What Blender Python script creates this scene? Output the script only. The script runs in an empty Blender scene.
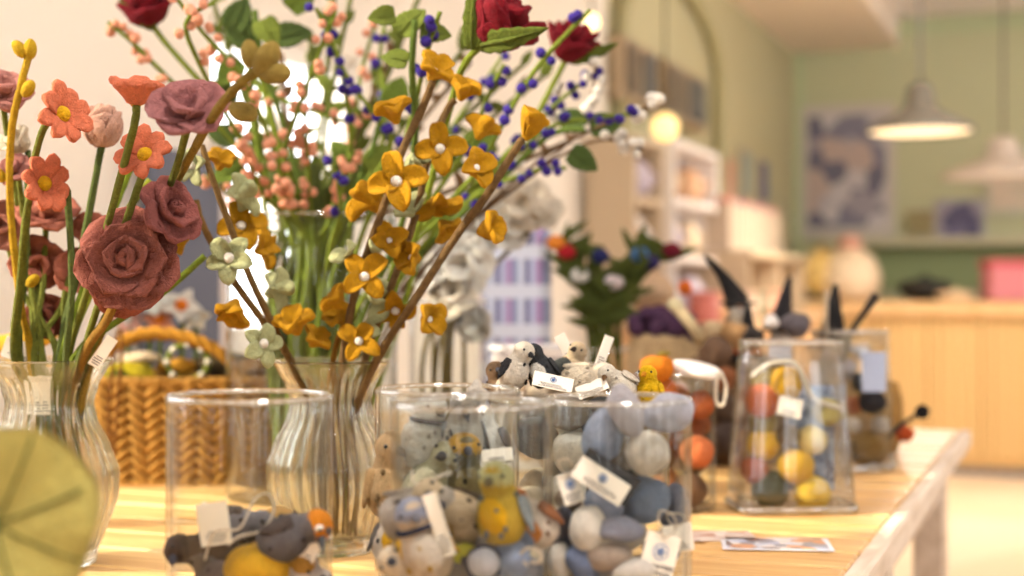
import bpy, math, random
from mathutils import Vector, Matrix, Quaternion, noise
random.seed(11)
R = random.Random(5)
PI = math.pi
SC = bpy.context.scene
COL = SC.collection
F = 1422.0; CZ = 1.04; TZ = 0.76
TH = math.atan2(.93, .369)
def P(px, py, Y): return Vector(((px-512)/F*Y, Y, CZ-(py-288)/F*Y))
def T(px, Y, z=TZ): return Vector(((px-512)/F*Y, Y, z))
UX = Vector((math.cos(TH), math.sin(TH), 0)); VX = Vector((-math.sin(TH), math.cos(TH), 0))
def uv(u, v, z): return UX*u + VX*v + Vector((0, 0, z))
def wall_u(px, v):
    dx = (px-512)/F
    Y = v/(VX.y+VX.x*dx)
    return Y*(UX.x*dx+UX.y)
def atu(px, u, z=0):
    dx = (px-512)/F
    Y = u/(UX.x*dx+UX.y)
    return Vector((dx*Y, Y, z))
def vof(px, u):
    dx = (px-512)/F
    Y = u/(UX.x*dx+UX.y)
    return Y*(VX.x*dx+VX.y)

# ---------------------------------------------------------------- materials
def newmat(name):
    m = bpy.data.materials.new(name); m.use_nodes = True
    nt = m.node_tree
    return m, nt, nt.nodes['Principled BSDF']
def L(nt, a, b): nt.links.new(a, b)
def lin(c):
    return tuple(((x/255)/12.92 if x/255 <= .04045 else ((x/255+.055)/1.055)**2.4) for x in c)
def c4(c): return (*lin(c), 1)
_felt = {}
def felt(c, var=.16, scale=1.0):
    var = min(.34, var*1.7)
    key = (tuple(c), var, scale)
    if key in _felt: return _felt[key]
    m, nt, b = newmat('felt')
    n = nt.nodes
    tc = n.new('ShaderNodeTexCoord')
    no = n.new('ShaderNodeTexNoise'); no.inputs['Scale'].default_value = 150*scale; no.inputs['Detail'].default_value = 6
    no.inputs['Roughness'].default_value = .7
    n2 = n.new('ShaderNodeTexNoise'); n2.inputs['Scale'].default_value = 520*scale; n2.inputs['Detail'].default_value = 4; n2.inputs['Distortion'].default_value = 1.5
    L(nt, tc.outputs['Object'], no.inputs['Vector']); L(nt, tc.outputs['Object'], n2.inputs['Vector'])
    mix = n.new('ShaderNodeMix'); mix.data_type = 'RGBA'
    lc = lin(c)
    mix.inputs[6].default_value = tuple(x*(1-var*1.5) for x in lc)+(1,)
    mix.inputs[7].default_value = tuple(min(1, x*(1+var)) for x in lc)+(1,)
    mr = n.new('ShaderNodeMapRange'); mr.inputs[1].default_value = .32; mr.inputs[2].default_value = .68
    av = n.new('ShaderNodeMath'); av.operation = 'MULTIPLY_ADD'; av.inputs[1].default_value = .5
    hf = n.new('ShaderNodeMath'); hf.operation = 'MULTIPLY'; hf.inputs[1].default_value = .5
    L(nt, no.outputs['Fac'], av.inputs[0]); L(nt, n2.outputs['Fac'], hf.inputs[0]); L(nt, hf.outputs[0], av.inputs[2])
    L(nt, av.outputs[0], mr.inputs[0]); L(nt, mr.outputs[0], mix.inputs[0])
    L(nt, mix.outputs[2], b.inputs['Base Color'])
    b.inputs['Roughness'].default_value = .95; b.inputs['Specular IOR Level'].default_value = .1
    b.inputs['Sheen Weight'].default_value = .25; b.inputs['Sheen Roughness'].default_value = .6
    b.inputs['Sheen Tint'].default_value = tuple(min(1, x*1.1+.15) for x in lc)+(1,)
    bp = n.new('ShaderNodeBump'); bp.inputs['Strength'].default_value = 1.0; bp.inputs['Distance'].default_value = .004
    ad = n.new('ShaderNodeMath'); ad.operation = 'ADD'
    L(nt, no.outputs['Fac'], ad.inputs[0]); L(nt, n2.outputs['Fac'], ad.inputs[1])
    L(nt, ad.outputs[0], bp.inputs['Height']); L(nt, bp.outputs[0], b.inputs['Normal'])
    _felt[key] = m
    return m
_plain = {}
def plain(c, rough=.6, metal=0, spec=.4, noise_=.0, emit=0):
    key = (tuple(c), rough, metal, spec, noise_, emit)
    if key in _plain: return _plain[key]
    m, nt, b = newmat('paint')
    b.inputs['Base Color'].default_value = c4(c); b.inputs['Roughness'].default_value = rough
    b.inputs['Metallic'].default_value = metal; b.inputs['Specular IOR Level'].default_value = spec
    no = nt.nodes.new('ShaderNodeTexNoise'); no.inputs['Scale'].default_value = 12
    mix = nt.nodes.new('ShaderNodeMix'); mix.data_type = 'RGBA'
    k = max(noise_, .03)
    mix.inputs[6].default_value = tuple(x*(1-k) for x in lin(c))+(1,); mix.inputs[7].default_value = tuple(min(1, x*(1+k)) for x in lin(c))+(1,)
    L(nt, no.outputs['Fac'], mix.inputs[0]); L(nt, mix.outputs[2], b.inputs['Base Color'])
    if emit:
        b.inputs['Emission Color'].default_value = c4(c); b.inputs['Emission Strength'].default_value = emit
    _plain[key] = m
    return m
def wood(name, c1, c2, sc=(3, 60, 60), rough=.5):
    m, nt, b = newmat(name)
    n = nt.nodes
    tc = n.new('ShaderNodeTexCoord'); mp = n.new('ShaderNodeMapping'); mp.inputs['Scale'].default_value = sc
    no = n.new('ShaderNodeTexNoise'); no.inputs['Scale'].default_value = 1; no.inputs['Detail'].default_value = 8; no.inputs['Distortion'].default_value = .6
    L(nt, tc.outputs['Object'], mp.inputs[0]); L(nt, mp.outputs[0], no.inputs['Vector'])
    cr = n.new('ShaderNodeValToRGB'); cr.color_ramp.elements[0].position = .32; cr.color_ramp.elements[1].position = .68
    cr.color_ramp.elements[0].color = c4(c1); cr.color_ramp.elements[1].color = c4(c2)
    L(nt, no.outputs['Fac'], cr.inputs[0]); L(nt, cr.outputs[0], b.inputs['Base Color'])
    bp = n.new('ShaderNodeBump'); bp.inputs['Strength'].default_value = .25; bp.inputs['Distance'].default_value = .002
    L(nt, no.outputs['Fac'], bp.inputs['Height']); L(nt, bp.outputs[0], b.inputs['Normal'])
    b.inputs['Roughness'].default_value = rough
    return m
def stripes(name, cols, axis=0, sc=60, c2=None, sc2=40):
    m, nt, b = newmat(name)
    n = nt.nodes
    tc = n.new('ShaderNodeTexCoord'); sx = n.new('ShaderNodeSeparateXYZ'); L(nt, tc.outputs['Object'], sx.inputs[0])
    def fr(ax, s):
        mu = n.new('ShaderNodeMath'); mu.operation = 'MULTIPLY'; mu.inputs[1].default_value = s; L(nt, sx.outputs[ax], mu.inputs[0])
        f = n.new('ShaderNodeMath'); f.operation = 'FRACT'; L(nt, mu.outputs[0], f.inputs[0]); return f
    cr = n.new('ShaderNodeValToRGB'); cr.color_ramp.interpolation = 'CONSTANT'
    L(nt, fr(axis, sc).outputs[0], cr.inputs[0])
    els = cr.color_ramp.elements
    while len(els) < len(cols): els.new(.5)
    for i, c in enumerate(cols): els[i].position = i/len(cols); els[i].color = c4(c)
    out = cr.outputs[0]
    if c2:
        cr2 = n.new('ShaderNodeValToRGB'); cr2.color_ramp.interpolation = 'CONSTANT'
        L(nt, fr(2, sc2).outputs[0], cr2.inputs[0]); e = cr2.color_ramp.elements
        e[0].color = (0, 0, 0, 1); e[1].position = .65; e[1].color = (1, 1, 1, 1)
        mx = n.new('ShaderNodeMix'); mx.data_type = 'RGBA'; mx.inputs[7].default_value = c4(c2)
        L(nt, cr2.outputs[0], mx.inputs[0]); L(nt, out, mx.inputs[6]); out = mx.outputs[2]
    L(nt, out, b.inputs['Base Color']); b.inputs['Roughness'].default_value = .8
    return m
def patchy(name, cols, sc=14, rough=.7):
    m, nt, b = newmat(name); n = nt.nodes
    tc = n.new('ShaderNodeTexCoord'); vo = n.new('ShaderNodeTexVoronoi'); vo.inputs['Scale'].default_value = sc
    L(nt, tc.outputs['Object'], vo.inputs['Vector'])
    sp = n.new('ShaderNodeSeparateXYZ'); L(nt, vo.outputs['Color'], sp.inputs[0])
    cr = n.new('ShaderNodeValToRGB'); cr.color_ramp.interpolation = 'CONSTANT'; els = cr.color_ramp.elements
    while len(els) < len(cols): els.new(.5)
    for i, c in enumerate(cols): els[i].position = i/len(cols); els[i].color = c4(c)
    L(nt, sp.outputs[0], cr.inputs[0]); L(nt, cr.outputs[0], b.inputs['Base Color']); b.inputs['Roughness'].default_value = rough
    return m
def glassmat(name, tint=(.97, .98, .975), edge=(.62, .66, .64), refr=0.0, base=.045, k=.85):
    m = bpy.data.materials.new(name); m.use_nodes = True; nt = m.node_tree; n = nt.nodes
    n.remove(n['Principled BSDF']); out = n['Material Output']
    lw = n.new('ShaderNodeLayerWeight'); lw.inputs['Blend'].default_value = .5
    pw = n.new('ShaderNodeMath'); pw.operation = 'POWER'; pw.inputs[1].default_value = 4.5; L(nt, lw.outputs['Facing'], pw.inputs[0])
    ma = n.new('ShaderNodeMath'); ma.operation = 'MULTIPLY_ADD'; ma.inputs[1].default_value = k; ma.inputs[2].default_value = base; L(nt, pw.outputs[0], ma.inputs[0])
    p2 = n.new('ShaderNodeMath'); p2.operation = 'POWER'; p2.inputs[1].default_value = 5; L(nt, lw.outputs['Facing'], p2.inputs[0])
    tm = n.new('ShaderNodeMix'); tm.data_type = 'RGBA'; tm.inputs[6].default_value = (*tint, 1); tm.inputs[7].default_value = (*edge, 1)
    L(nt, p2.outputs[0], tm.inputs[0])
    tr = n.new('ShaderNodeBsdfTransparent'); L(nt, tm.outputs[2], tr.inputs[0])
    gl = n.new('ShaderNodeBsdfGlossy'); gl.inputs['Roughness'].default_value = .03; gl.inputs['Color'].default_value = (1, 1, 1, 1)
    mx = n.new('ShaderNodeMixShader'); L(nt, ma.outputs[0], mx.inputs[0]); L(nt, tr.outputs[0], mx.inputs[1]); L(nt, gl.outputs[0], mx.inputs[2])
    last = mx
    if refr > 0:
        g = n.new('ShaderNodeBsdfGlass'); g.inputs['IOR'].default_value = 1.5; g.inputs['Roughness'].default_value = .0
        g.inputs['Color'].default_value = (*tint, 1)
        m2 = n.new('ShaderNodeMixShader'); m2.inputs[0].default_value = refr
        L(nt, mx.outputs[0], m2.inputs[1]); L(nt, g.outputs[0], m2.inputs[2]); last = m2
    L(nt, last.outputs[0], out.inputs['Surface'])
    return m
GLASS = glassmat('clear_glass', edge=(.30, .33, .35), refr=0, base=.015, k=.8)
RIM = glassmat('glass_rim', edge=(.55, .56, .57), refr=.35, base=.30, k=.7)
THICK = glassmat('thick_clear_glass', edge=(.5, .54, .58), refr=.15, base=.035, k=.9)
RIB = glassmat('ribbed_glass', tint=(.96, .965, .93), edge=(.35, .36, .30), refr=.78, base=.04)

# ---------------------------------------------------------------- mesh builder
class MB:
    def __init__(s): s.v = []; s.f = []
    def add(s, vs, fs, M=None):
        o = len(s.v)
        s.v += [(M @ Vector(v)) if M else Vector(v) for v in vs]
        s.f += [tuple(i+o for i in f) for f in fs]
        return s
    def box(s, c, d, M=None, r=0):
        x, y, z = [k/2 for k in d]; c = Vector(c)
        r = min(r, x*.9, y*.9, z*.9)
        if r <= 0:
            vs = [c+Vector((a*x, b*y, e*z)) for a in (-1, 1) for b in (-1, 1) for e in (-1, 1)]
            return s.add(vs, [(0, 1, 3, 2), (4, 6, 7, 5), (0, 4, 5, 1), (2, 3, 7, 6), (0, 2, 6, 4), (1, 5, 7, 3)], M)
        vs = []; idx = {}
        for a in (-1, 1):
            for b in (-1, 1):
                for e in (-1, 1):
                    for k in range(3):
                        q = [a*(x-r), b*(y-r), e*(z-r)]; q[k] += (a, b, e)[k]*r
                        idx[(a, b, e, k)] = len(vs); vs.append(c+Vector(q))
        fs = []
        for k in range(3):
            o = [i for i in range(3) if i != k]
            for sg in (-1, 1):
                f = []
                for p, q in ((-1, -1), (1, -1), (1, 1), (-1, 1)):
                    t = [0, 0, 0]; t[k] = sg; t[o[0]] = p; t[o[1]] = q; f.append(idx[(*t, k)])
                fs.append(tuple(f))
            for p in (-1, 1):
                for q in (-1, 1):
                    t0 = [0, 0, 0]; t0[o[0]] = p; t0[o[1]] = q; t1 = t0[:]; t0[k] = -1; t1[k] = 1
                    fs.append((idx[(*t0, o[0])], idx[(*t1, o[0])], idx[(*t1, o[1])], idx[(*t0, o[1])]))
        for a in (-1, 1):
            for b in (-1, 1):
                for e in (-1, 1): fs.append(tuple(idx[(a, b, e, k)] for k in range(3)))
        return s.add(vs, fs, M)
    def tube(s, pts, rad, seg=8, cap=True, wob=0, close=False):
        pts = [Vector(p) for p in pts]; n = len(pts)
        if not hasattr(rad, '__len__'): rad = [rad]*n
        vs = []; fs = []; up = None
        for i, p in enumerate(pts):
            if close: t = (pts[(i+1) % n]-pts[i-1])
            else: t = (pts[min(i+1, n-1)]-pts[max(i-1, 0)])
            t = t.normalized() if t.length > 1e-9 else Vector((0, 0, 1))
            if up is None:
                a = Vector((0, 0, 1)) if abs(t.z) < .9 else Vector((0, 1, 0)); up = (a-t*a.dot(t)).normalized()
            else:
                up = up-t*up.dot(t); up = up.normalized() if up.length > 1e-6 else Vector((1, 0, 0))
            sd = t.cross(up)
            for k in range(seg):
                a = 2*PI*k/seg; w = 1+(R.uniform(-wob, wob) if wob else 0)
                vs.append(p+(up*math.cos(a)+sd*math.sin(a))*rad[i]*w)
        m = n if close else n-1
        for i in range(m):
            for k in range(seg):
                a = i*seg+k; b = i*seg+(k+1) % seg; c = ((i+1) % n)*seg; fs.append((a, b, c+(k+1) % seg, c+k))
        if cap and not close:
            fs.append(tuple(range(seg-1, -1, -1))); fs.append(tuple((n-1)*seg+k for k in range(seg)))
        return s.add(vs, fs)
    def lathe(s, prof, seg=48, c=(0, 0, 0), mod=None, M=None):
        vs = []; fs = []; n = len(prof); c = Vector(c)
        for i, (r, z) in enumerate(prof):
            for k in range(seg):
                a = 2*PI*k/seg
                rr = r if mod is None else mod(r, z, a, i)
                vs.append(c+Vector((rr*math.cos(a), rr*math.sin(a), z)))
        for i in range(n-1):
            for k in range(seg): fs.append((i*seg+k, i*seg+(k+1) % seg, (i+1)*seg+(k+1) % seg, (i+1)*seg+k))
        return s.add(vs, fs, M)
    def ell(s, c, r, M=None, nu=16, nv=12, amp=0, fr=1.0, seed=0, shape=None):
        if not hasattr(r, '__len__'): r = (r, r, r)
        vs = [Vector((0, 0, -1))]; fs = []
        for i in range(1, nv):
            b = -PI/2+PI*i/nv
            for k in range(nu):
                a = 2*PI*k/nu; vs.append(Vector((math.cos(a)*math.cos(b), math.sin(a)*math.cos(b), math.sin(b))))
        vs.append(Vector((0, 0, 1))); top = len(vs)-1
        for k in range(nu):
            fs.append((0, 1+(k+1) % nu, 1+k)); fs.append((top, 1+(nv-2)*nu+k, 1+(nv-2)*nu+(k+1) % nu))
        for i in range(nv-2):
            for k in range(nu): fs.append((1+i*nu+k, 1+i*nu+(k+1) % nu, 1+(i+1)*nu+(k+1) % nu, 1+(i+1)*nu+k))
        out = []
        for v in vs:
            w = 1.0
            if amp: w += amp*noise.noise(v*fr+Vector((seed*3.1, seed, 0)))
            if shape: v = shape(v)
            out.append(Vector((v.x*r[0]*w, v.y*r[1]*w, v.z*r[2]*w)))
        MM = Matrix.Translation(Vector(c)) @ (M if M else Matrix.Identity(4))
        return s.add(out, fs, MM)
    def petal(s, ln, w, th=.003, a0=20, a1=5, cup=.25, pw=.8, tip=1.0, rot=0, r0=.002, M=None, ns=9, nt=6, z0=0, wav=0, sd=0):
        vs = []; idx = {}; fs = []
        x, z = r0, z0; pl = None; rows = []
        for i in range(ns+1):
            q = i/ns; a = math.radians(a0+(a1-a0)*q)
            if i: x += ln/ns*math.cos(a); z += ln/ns*math.sin(a)
            ww = w/2*max(.0, math.sin(PI*min(1, (.1+.9*q)**pw)))**tip if q < 1 else 0
            ww = max(ww, w*.03)
            rows.append((x, z, a, ww))
        for i, (x, z, a, ww) in enumerate(rows):
            nx, nz = -math.sin(a), math.cos(a)
            for j in range(nt+1):
                t = -1+2*j/nt
                h = cup*ww*t*t*1.3 + (wav*math.sin(i*1.3+sd+t*2) if wav else 0)
                e = th/2*math.sqrt(max(0, 1-(abs(t)**3)*.96))*(1 if 0 < i < ns else .45)
                for sg in (1, -1):
                    hh = h+sg*e
                    idx[(i, j, sg)] = len(vs); vs.append(Vector((x+nx*hh, t*ww, z+nz*hh)))
        for i in range(ns):
            for j in range(nt):
                fs.append((idx[i, j, 1], idx[i+1, j, 1], idx[i+1, j+1, 1], idx[i, j+1, 1]))
                fs.append((idx[i, j, -1], idx[i, j+1, -1], idx[i+1, j+1, -1], idx[i+1, j, -1]))
            fs.append((idx[i, 0, 1], idx[i, 0, -1], idx[i+1, 0, -1], idx[i+1, 0, 1]))
            fs.append((idx[i, nt, 1], idx[i+1, nt, 1], idx[i+1, nt, -1], idx[i, nt, -1]))
        for j in range(nt):
            fs.append((idx[0, j, 1], idx[0, j+1, 1], idx[0, j+1, -1], idx[0, j, -1]))
            fs.append((idx[ns, j, 1], idx[ns, j, -1], idx[ns, j+1, -1], idx[ns, j+1, 1]))
        MM = (M if M else Matrix.Identity(4)) @ Matrix.Rotation(rot, 4, 'Z')
        return s.add(vs, fs, MM)
    def mesh(s, name, mat, smooth=True):
        me = bpy.data.meshes.new(name); me.from_pydata(s.v, [], s.f); me.update()
        me.materials.append(mat)
        if smooth: me.polygons.foreach_set('use_smooth', [True]*len(me.polygons))
        return me
    def build(s, name, mat, parent=None, smooth=True, world=False, loc=None, rot=None, sub=0):
        """world=True: the verts are world coordinates; they are moved into the parent's frame"""
        if world and parent is not None:
            o0 = wloc(parent); s.v = [v-o0 for v in s.v]
        elif world and parent is None and loc is None:
            c = sum(s.v, Vector())/len(s.v); c.z = min(v.z for v in s.v)
            s.v = [v-c for v in s.v]; loc = c
        me = s.mesh(name, mat, smooth)
        o = bpy.data.objects.new(name, me); COL.objects.link(o)
        if parent is not None: o.parent = parent
        if loc is not None: o.location = loc
        if rot is not None: o.rotation_mode = 'QUATERNION'; o.rotation_quaternion = rot
        if sub:
            md = o.modifiers.new('Subdivision', 'SUBSURF'); md.levels = sub; md.render_levels = sub
        if not smooth and False: pass
        return o
def wloc(o):
    l = Vector(o.location)
    p = o.parent
    while p is not None: l = l+Vector(p.location); p = p.parent
    return l
def tag(o, label, cat, group=None, kind=None):
    if label: o['label'] = label
    if cat: o['category'] = cat
    if group: o['group'] = group
    if kind: o['kind'] = kind
    return o
def thing(name, label, cat, loc=(0, 0, 0), group=None):
    o = bpy.data.objects.new(name, None); COL.objects.link(o); o.location = loc; o.empty_display_size = .02
    return tag(o, label, cat, group)
def inst(me, name, parent, loc, rot=None, sc=1.0):
    o = bpy.data.objects.new(name, me); COL.objects.link(o); o.parent = parent; o.location = loc
    if rot is not None: o.rotation_mode = 'QUATERNION'; o.rotation_quaternion = rot
    o.scale = (sc, sc, sc) if not hasattr(sc, '__len__') else sc
    return o
def face(d, spin=0):
    """quaternion turning local +Z to d = (right, towards camera, up)"""
    v = Vector((d[0], -d[1], d[2])).normalized()
    return v.to_track_quat('Z', 'Y') @ Quaternion((0, 0, 1), spin)
def smooth_path(pts, n=6):
    pts = [Vector(p) for p in pts]
    if len(pts) < 3: return [pts[0].lerp(pts[-1], i/n) for i in range(n+1)]
    out = []
    for i in range(len(pts)-1):
        p0 = pts[max(i-1, 0)]; p1 = pts[i]; p2 = pts[i+1]; p3 = pts[min(i+2, len(pts)-1)]
        for k in range(n):
            t = k/n; t2 = t*t; t3 = t2*t
            out.append(.5*((2*p1)+(-p0+p2)*t+(2*p0-5*p1+4*p2-p3)*t2+(-p0+3*p1-3*p2+p3)*t3))
    out.append(pts[-1]); return out
def struct(name, mb, mat, smooth=False):
    """room shell built in the room's own axes (u along the table, v to the left)"""
    o = mb.build(name, mat, smooth=smooth); o.rotation_euler.z = TH; o['kind'] = 'structure'; return o
def ubox(mb, u0, u1, v0, v1, z0, z1, r=0): return mb.box(((u0+u1)/2, (v0+v1)/2, (z0+z1)/2), (abs(u1-u0), abs(v1-v0), abs(z1-z0)), r=r)

# ================================================================ ROOM
VW = 1.76; UB = 9.6; CEIL = 2.83
floor_m = patchy('floor_tiles', [(244, 226, 200), (240, 220, 192), (247, 230, 206)], 1.5, .35)
struct('floor', ubox(MB(), -3, UB+.2, -4.5, VW+.2, -.06, 0), floor_m)
cm = plain((248, 240, 238), .8)
mb = MB(); ubox(mb, -3, UB+.2, -4.5, VW+.2, CEIL, CEIL+.08)
for k in range(60):
    u = -2.9+k*.21
    if u < UB: ubox(mb, u, u+.19, -4.4, VW, CEIL-.015, CEIL+.001, r=.006)
struct('ceiling', mb, cm)
wall_white = plain((234, 226, 214), .85)
green = plain((200, 204, 170), .85); olive = plain((188, 182, 146), .85)
# left wall, pale near stretch with two window openings
def wall_open(name, u0, u1, holes, mat, v0=VW, v1=VW+.15):
    mb = MB(); cur = u0
    for (a, b, z0, z1) in holes:
        ubox(mb, cur, a, v0, v1, 0, CEIL); ubox(mb, a, b, v0, v1, 0, z0); ubox(mb, a, b, v0, v1, z1, CEIL); cur = b
    ubox(mb, cur, u1, v0, v1, 0, CEIL)
    return struct(name, mb, mat)
uA, uB_ = wall_u(212, VW), wall_u(362, VW)
uS = wall_u(606, VW)
holes = [(.35, 1.5, 1.0, 2.35), (uA, uB_, .9, 1.64)]
wall_open('wall_left', -3, uS, holes, wall_white)
wo = wall_open('wall_left_far', uS, UB, [], olive); wo.name = 'wall_left.001'
wf = plain((240, 234, 226), .5)
for i, (a, b, z0, z1) in enumerate(holes):
    mb = MB()
    t = .05
    ubox(mb, a, a+t, VW+.03, VW+.1, z0, z1); ubox(mb, b-t, b, VW+.03, VW+.1, z0, z1)
    ubox(mb, a, b, VW+.03, VW+.1, z0, z0+t); ubox(mb, a, b, VW+.03, VW+.1, z1-t, z1)
    m_ = (a+b)/2
    ubox(mb, m_-.02, m_+.02, VW+.04, VW+.09, z0, z1)
    for k in (1, 2): ubox(mb, a, b, VW+.05, VW+.08, z0+(z1-z0)*k/3-.012, z0+(z1-z0)*k/3+.012)
    struct('window_%d' % (i+1), mb, wf)
# far wall
struct('wall_back', ubox(MB(), UB, UB+.15, -4.5, VW+.15, 0, CEIL), green)
mb = MB(); ubox(mb, UB-.03, UB, -4.5, VW, 2.70, 2.76); ubox(mb, UB-.04, UB, VW-.05, VW, 0, 2.7)
struct('trim_1', mb, plain((190, 204, 165), .7))
# soffit along the left wall
mb = MB(); ubox(mb, 3.2, UB, .98+.1, VW, 2.62, CEIL)
struct('ceiling_soffit', mb, plain((246, 230, 214), .8))
# arched frame of the niche
un0, un1 = wall_u(612, VW), wall_u(712, VW)
mb = MB()
cu = (un0+un1)/2; ru = (un1-un0)/2
arc = [(cu+ru*math.cos(PI*k/20), VW-.04, 2.1+.36*math.sin(PI*k/20)) for k in range(21)]
mb.tube([(un1, VW-.04, 0)]+arc+[(un0, VW-.04, 0)], .03, 8)
struct('trim_2', mb, plain((168, 162, 122), .7))
# shop-front behind the camera and to the right: piers between tall windows
pier = plain((196, 182, 160), .8)
mb = MB()
for u in (-2.4, -.6, 1.2, 3.0, 4.8, 6.6, 8.4): ubox(mb, u, u+.95, -4.5, -4.35, 0, CEIL); ubox(mb, u+1.3, u+1.42, -4.5, -4.4, 0, CEIL)
ubox(mb, -3, UB, -4.5, -4.35, 0, .8); ubox(mb, -3, UB, -4.5, -4.35, 2.5, CEIL)
struct('wall_right', mb, pier)
mb = MB()
for v in (-4.4, -3.2, -2.0, -.8, .4, 1.46): ubox(mb, -3.1, -2.95, v, min(v+.68, VW), 0, CEIL); ubox(mb, -3.05, -2.97, v+.88, v+.96, 0, CEIL)
ubox(mb, -3.1, -2.95, -4.4, VW, 0, .7); ubox(mb, -3.1, -2.95, -4.4, VW, 2.5, CEIL)
struct('wall_front', mb, pier)

def rthing(name, label, cat, u, v, z, group=None):
    o = thing(name, label, cat, uv(u, v, z), group); o.rotation_euler.z = TH; return o
# ---------------- counter
oak = stripes('counter_slats', [(226, 192, 134), (230, 196, 140), (226, 192, 134), (190, 150, 96)], axis=1, sc=14)
ctop = wood('counter_wood', (214, 172, 118), (232, 196, 146), (1, 8, 8))
t = rthing('shop_counter', 'long pale wood shop counter with vertical slats below the pendant lamp', 'counter', 8.25, 0, 0)
mb = MB(); ubox(mb, .03, .75, -3.4, VW-.06, .05, .88)
b = mb.build('slatted_front', oak, t, smooth=False)
mb = MB()
for k in range(90):
    v = -3.38+k*.057
    if v < VW-.1: ubox(mb, -.005, .03, v, v+.038, .1, .88, r=.006)
mb.build('slat', plain((228, 194, 136), .6), t, smooth=False)['kind'] = 'stuff'
ubox(MB(), -.06, .8, -3.45, VW-.04, .88, .965, r=.012).build('worktop', ctop, t, smooth=False)
ubox(MB(), .05, .7, -3.3, VW-.1, 0, .06).build('plinth', plain((120, 118, 124), .6), t, smooth=False)

# ---------------- the display table
TU0, TU1, TV0, TV1 = -.05, 2.93, .213, 1.5
tw = wood('table_planks', (198, 148, 88), (228, 190, 130), (70, 5, 60), .38)
t = rthing('display_table', 'long rustic plank display table carrying the glass vases', 'table', 0, 0, 0)
mb = MB(); u = TU0; k = 0
while u < TU1-.01:
    w = min(.088, TU1-u)
    ubox(mb, u+.003, u+w-.003, TV0, TV1, TZ-.026, TZ-(k % 3)*.0004, r=.003); u += .088; k += 1
mb.build('tabletop', tw, t, smooth=False)
gray = wood('weathered_paint', (196, 176, 156), (228, 214, 200), (6, 40, 30), .6)
ubox(MB(), TU0, TU1, TV0-.022, TV0, TZ-.03, TZ+.001, r=.004).build('edge_strip', gray, t, smooth=False)
for v0 in (TV0+.03, TV1-.05): ubox(MB(), TU0+.04, TU1-.04, v0, v0+.02, TZ-.12, TZ-.026).build('apron', gray, t, smooth=False)
for u0 in (TU0+.04, TU1-.07): ubox(MB(), u0, u0+.02, TV0+.05, TV1-.05, TZ-.12, TZ-.026).build('apron', gray, t, smooth=False)
for u0 in (.02, 1.95, TU1-.1):
    for v0 in (TV0+.02, TV1-.08):
        ubox(MB(), u0, u0+.06, v0, v0+.06, 0, TZ-.026, r=.006).build('leg', gray, t, smooth=False)

# ================================================================ GLASSES
def glass_cyl(name, label, cat, x, Y, r, h, group=None, th=.0030, base=.010, z=TZ+.0003):
    t = thing(name, label, cat, (x, Y, z), group)
    prof = [(.0001, 0), (r*.9, 0), (r-.001, .002), (r, .006)]
    for k in range(1, 8): prof.append((r, .006+(h-.01)*k/8))
    prof += [(r, h-.003), (r+.0009, h-.0018), (r+.0007, h-.0006), (r-.0004, h+.0001), (r-th*.5, h+.0004), (r-th+.0003, h+.0001), (r-th-.0006, h-.0008), (r-th-.0007, h-.002), (r-th, h-.004)]
    prof += [(r-th, base+.004), (r-th-.004, base), (.0001, base)]
    MB().lathe(prof, 72).build('glass_wall', GLASS, t)
    MB().tube([((r-th*.5)*math.cos(a*PI/36), (r-th*.5)*math.sin(a*PI/36), h) for a in range(72)], th*.66, 10, close=True).build('rim', RIM, t)
    return t
YG1, YG2, YG2b, YG3 = 1.04, 1.0, 1.135, 1.04
X = lambda px, Y: (px-512)/F*Y
g1 = glass_cyl('glass_cylinder', 'clear glass cylinder in front, mostly empty with an orange-faced felt bird at the bottom', 'glass vase', X(250, YG1), YG1, .0600, .2005)
g2 = glass_cyl('glass_cylinder', 'frontmost middle clear glass cylinder with a yellow-breasted felt bird and striped toys', 'glass vase', X(472, YG2), YG2, .0563, .1985)
g2b = glass_cyl('glass_cylinder', 'clear glass cylinder just behind the middle one, holding black and white felt penguins', 'glass vase', X(447, YG2b), YG2b, .0575, .1985)
g3 = glass_cyl('glass_cylinder', 'clear glass cylinder overfilled with grey and white felt pebbles', 'glass vase', X(618, YG3), YG3, .0537, .1985)
YG4 = 1.80
g4 = glass_cyl('glass_cylinder', 'clear glass cylinder of orange felt balls behind the pebble glass', 'glass vase', X(676, YG4), YG4, .050, .172)
YG5 = 1.40
g5 = glass_cyl('glass_cylinder', 'clear glass cylinder heaped with tagged felt animals, behind the pebble glass rim', 'glass vase', X(580, YG5), YG5, .088, .172)

def ribbed(name, label, x, Y, rr=.063, h=.203):
    t = thing(name, label, 'glass vase', (x, Y, TZ+.0003))
    keys = [(0, .046), (.008, .047), (.03, .054), (.065, .066), (.09, .067), (.115, .058), (.14, .045), (.158, .0415), (.175, .047), (.19, .057), (.2, .063)]
    def rad(z):
        for i in range(len(keys)-1):
            if keys[i][0] <= z <= keys[i+1][0]:
                a = (z-keys[i][0])/(keys[i+1][0]-keys[i][0]); a = a*a*(3-2*a)*.4+a*.6
                return keys[i][1]*(1-a)+keys[i+1][1]*a
        return keys[-1][1]
    n = 44; hs = [h*.985*k/n for k in range(n+1)]
    prof = [(.0001, 0)]+[(rad(z/h*.2), z) for z in hs]+[(rr+.0012, h-.0015), (rr+.001, h), (rr-.0015, h+.0003), (rr-.003, h-.001)]
    prof += [(rad(z/h*.2)-.0032, z) for z in reversed(hs) if z > .014]+[(.0001, .013)]
    outn = n+2
    def mod(r, z, a, i):
        if r < .01: return r
        k = min(1, max(0, (z-.012)/.03))*min(1, max(0, (.194-z)/.02))
        return r+.0020*k*math.cos(24*a+z*14)*(1 if i < outn else .45)
    MB().lathe(prof, 208, mod=mod).build('glass_wall', RIB, t)
    return t
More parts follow.
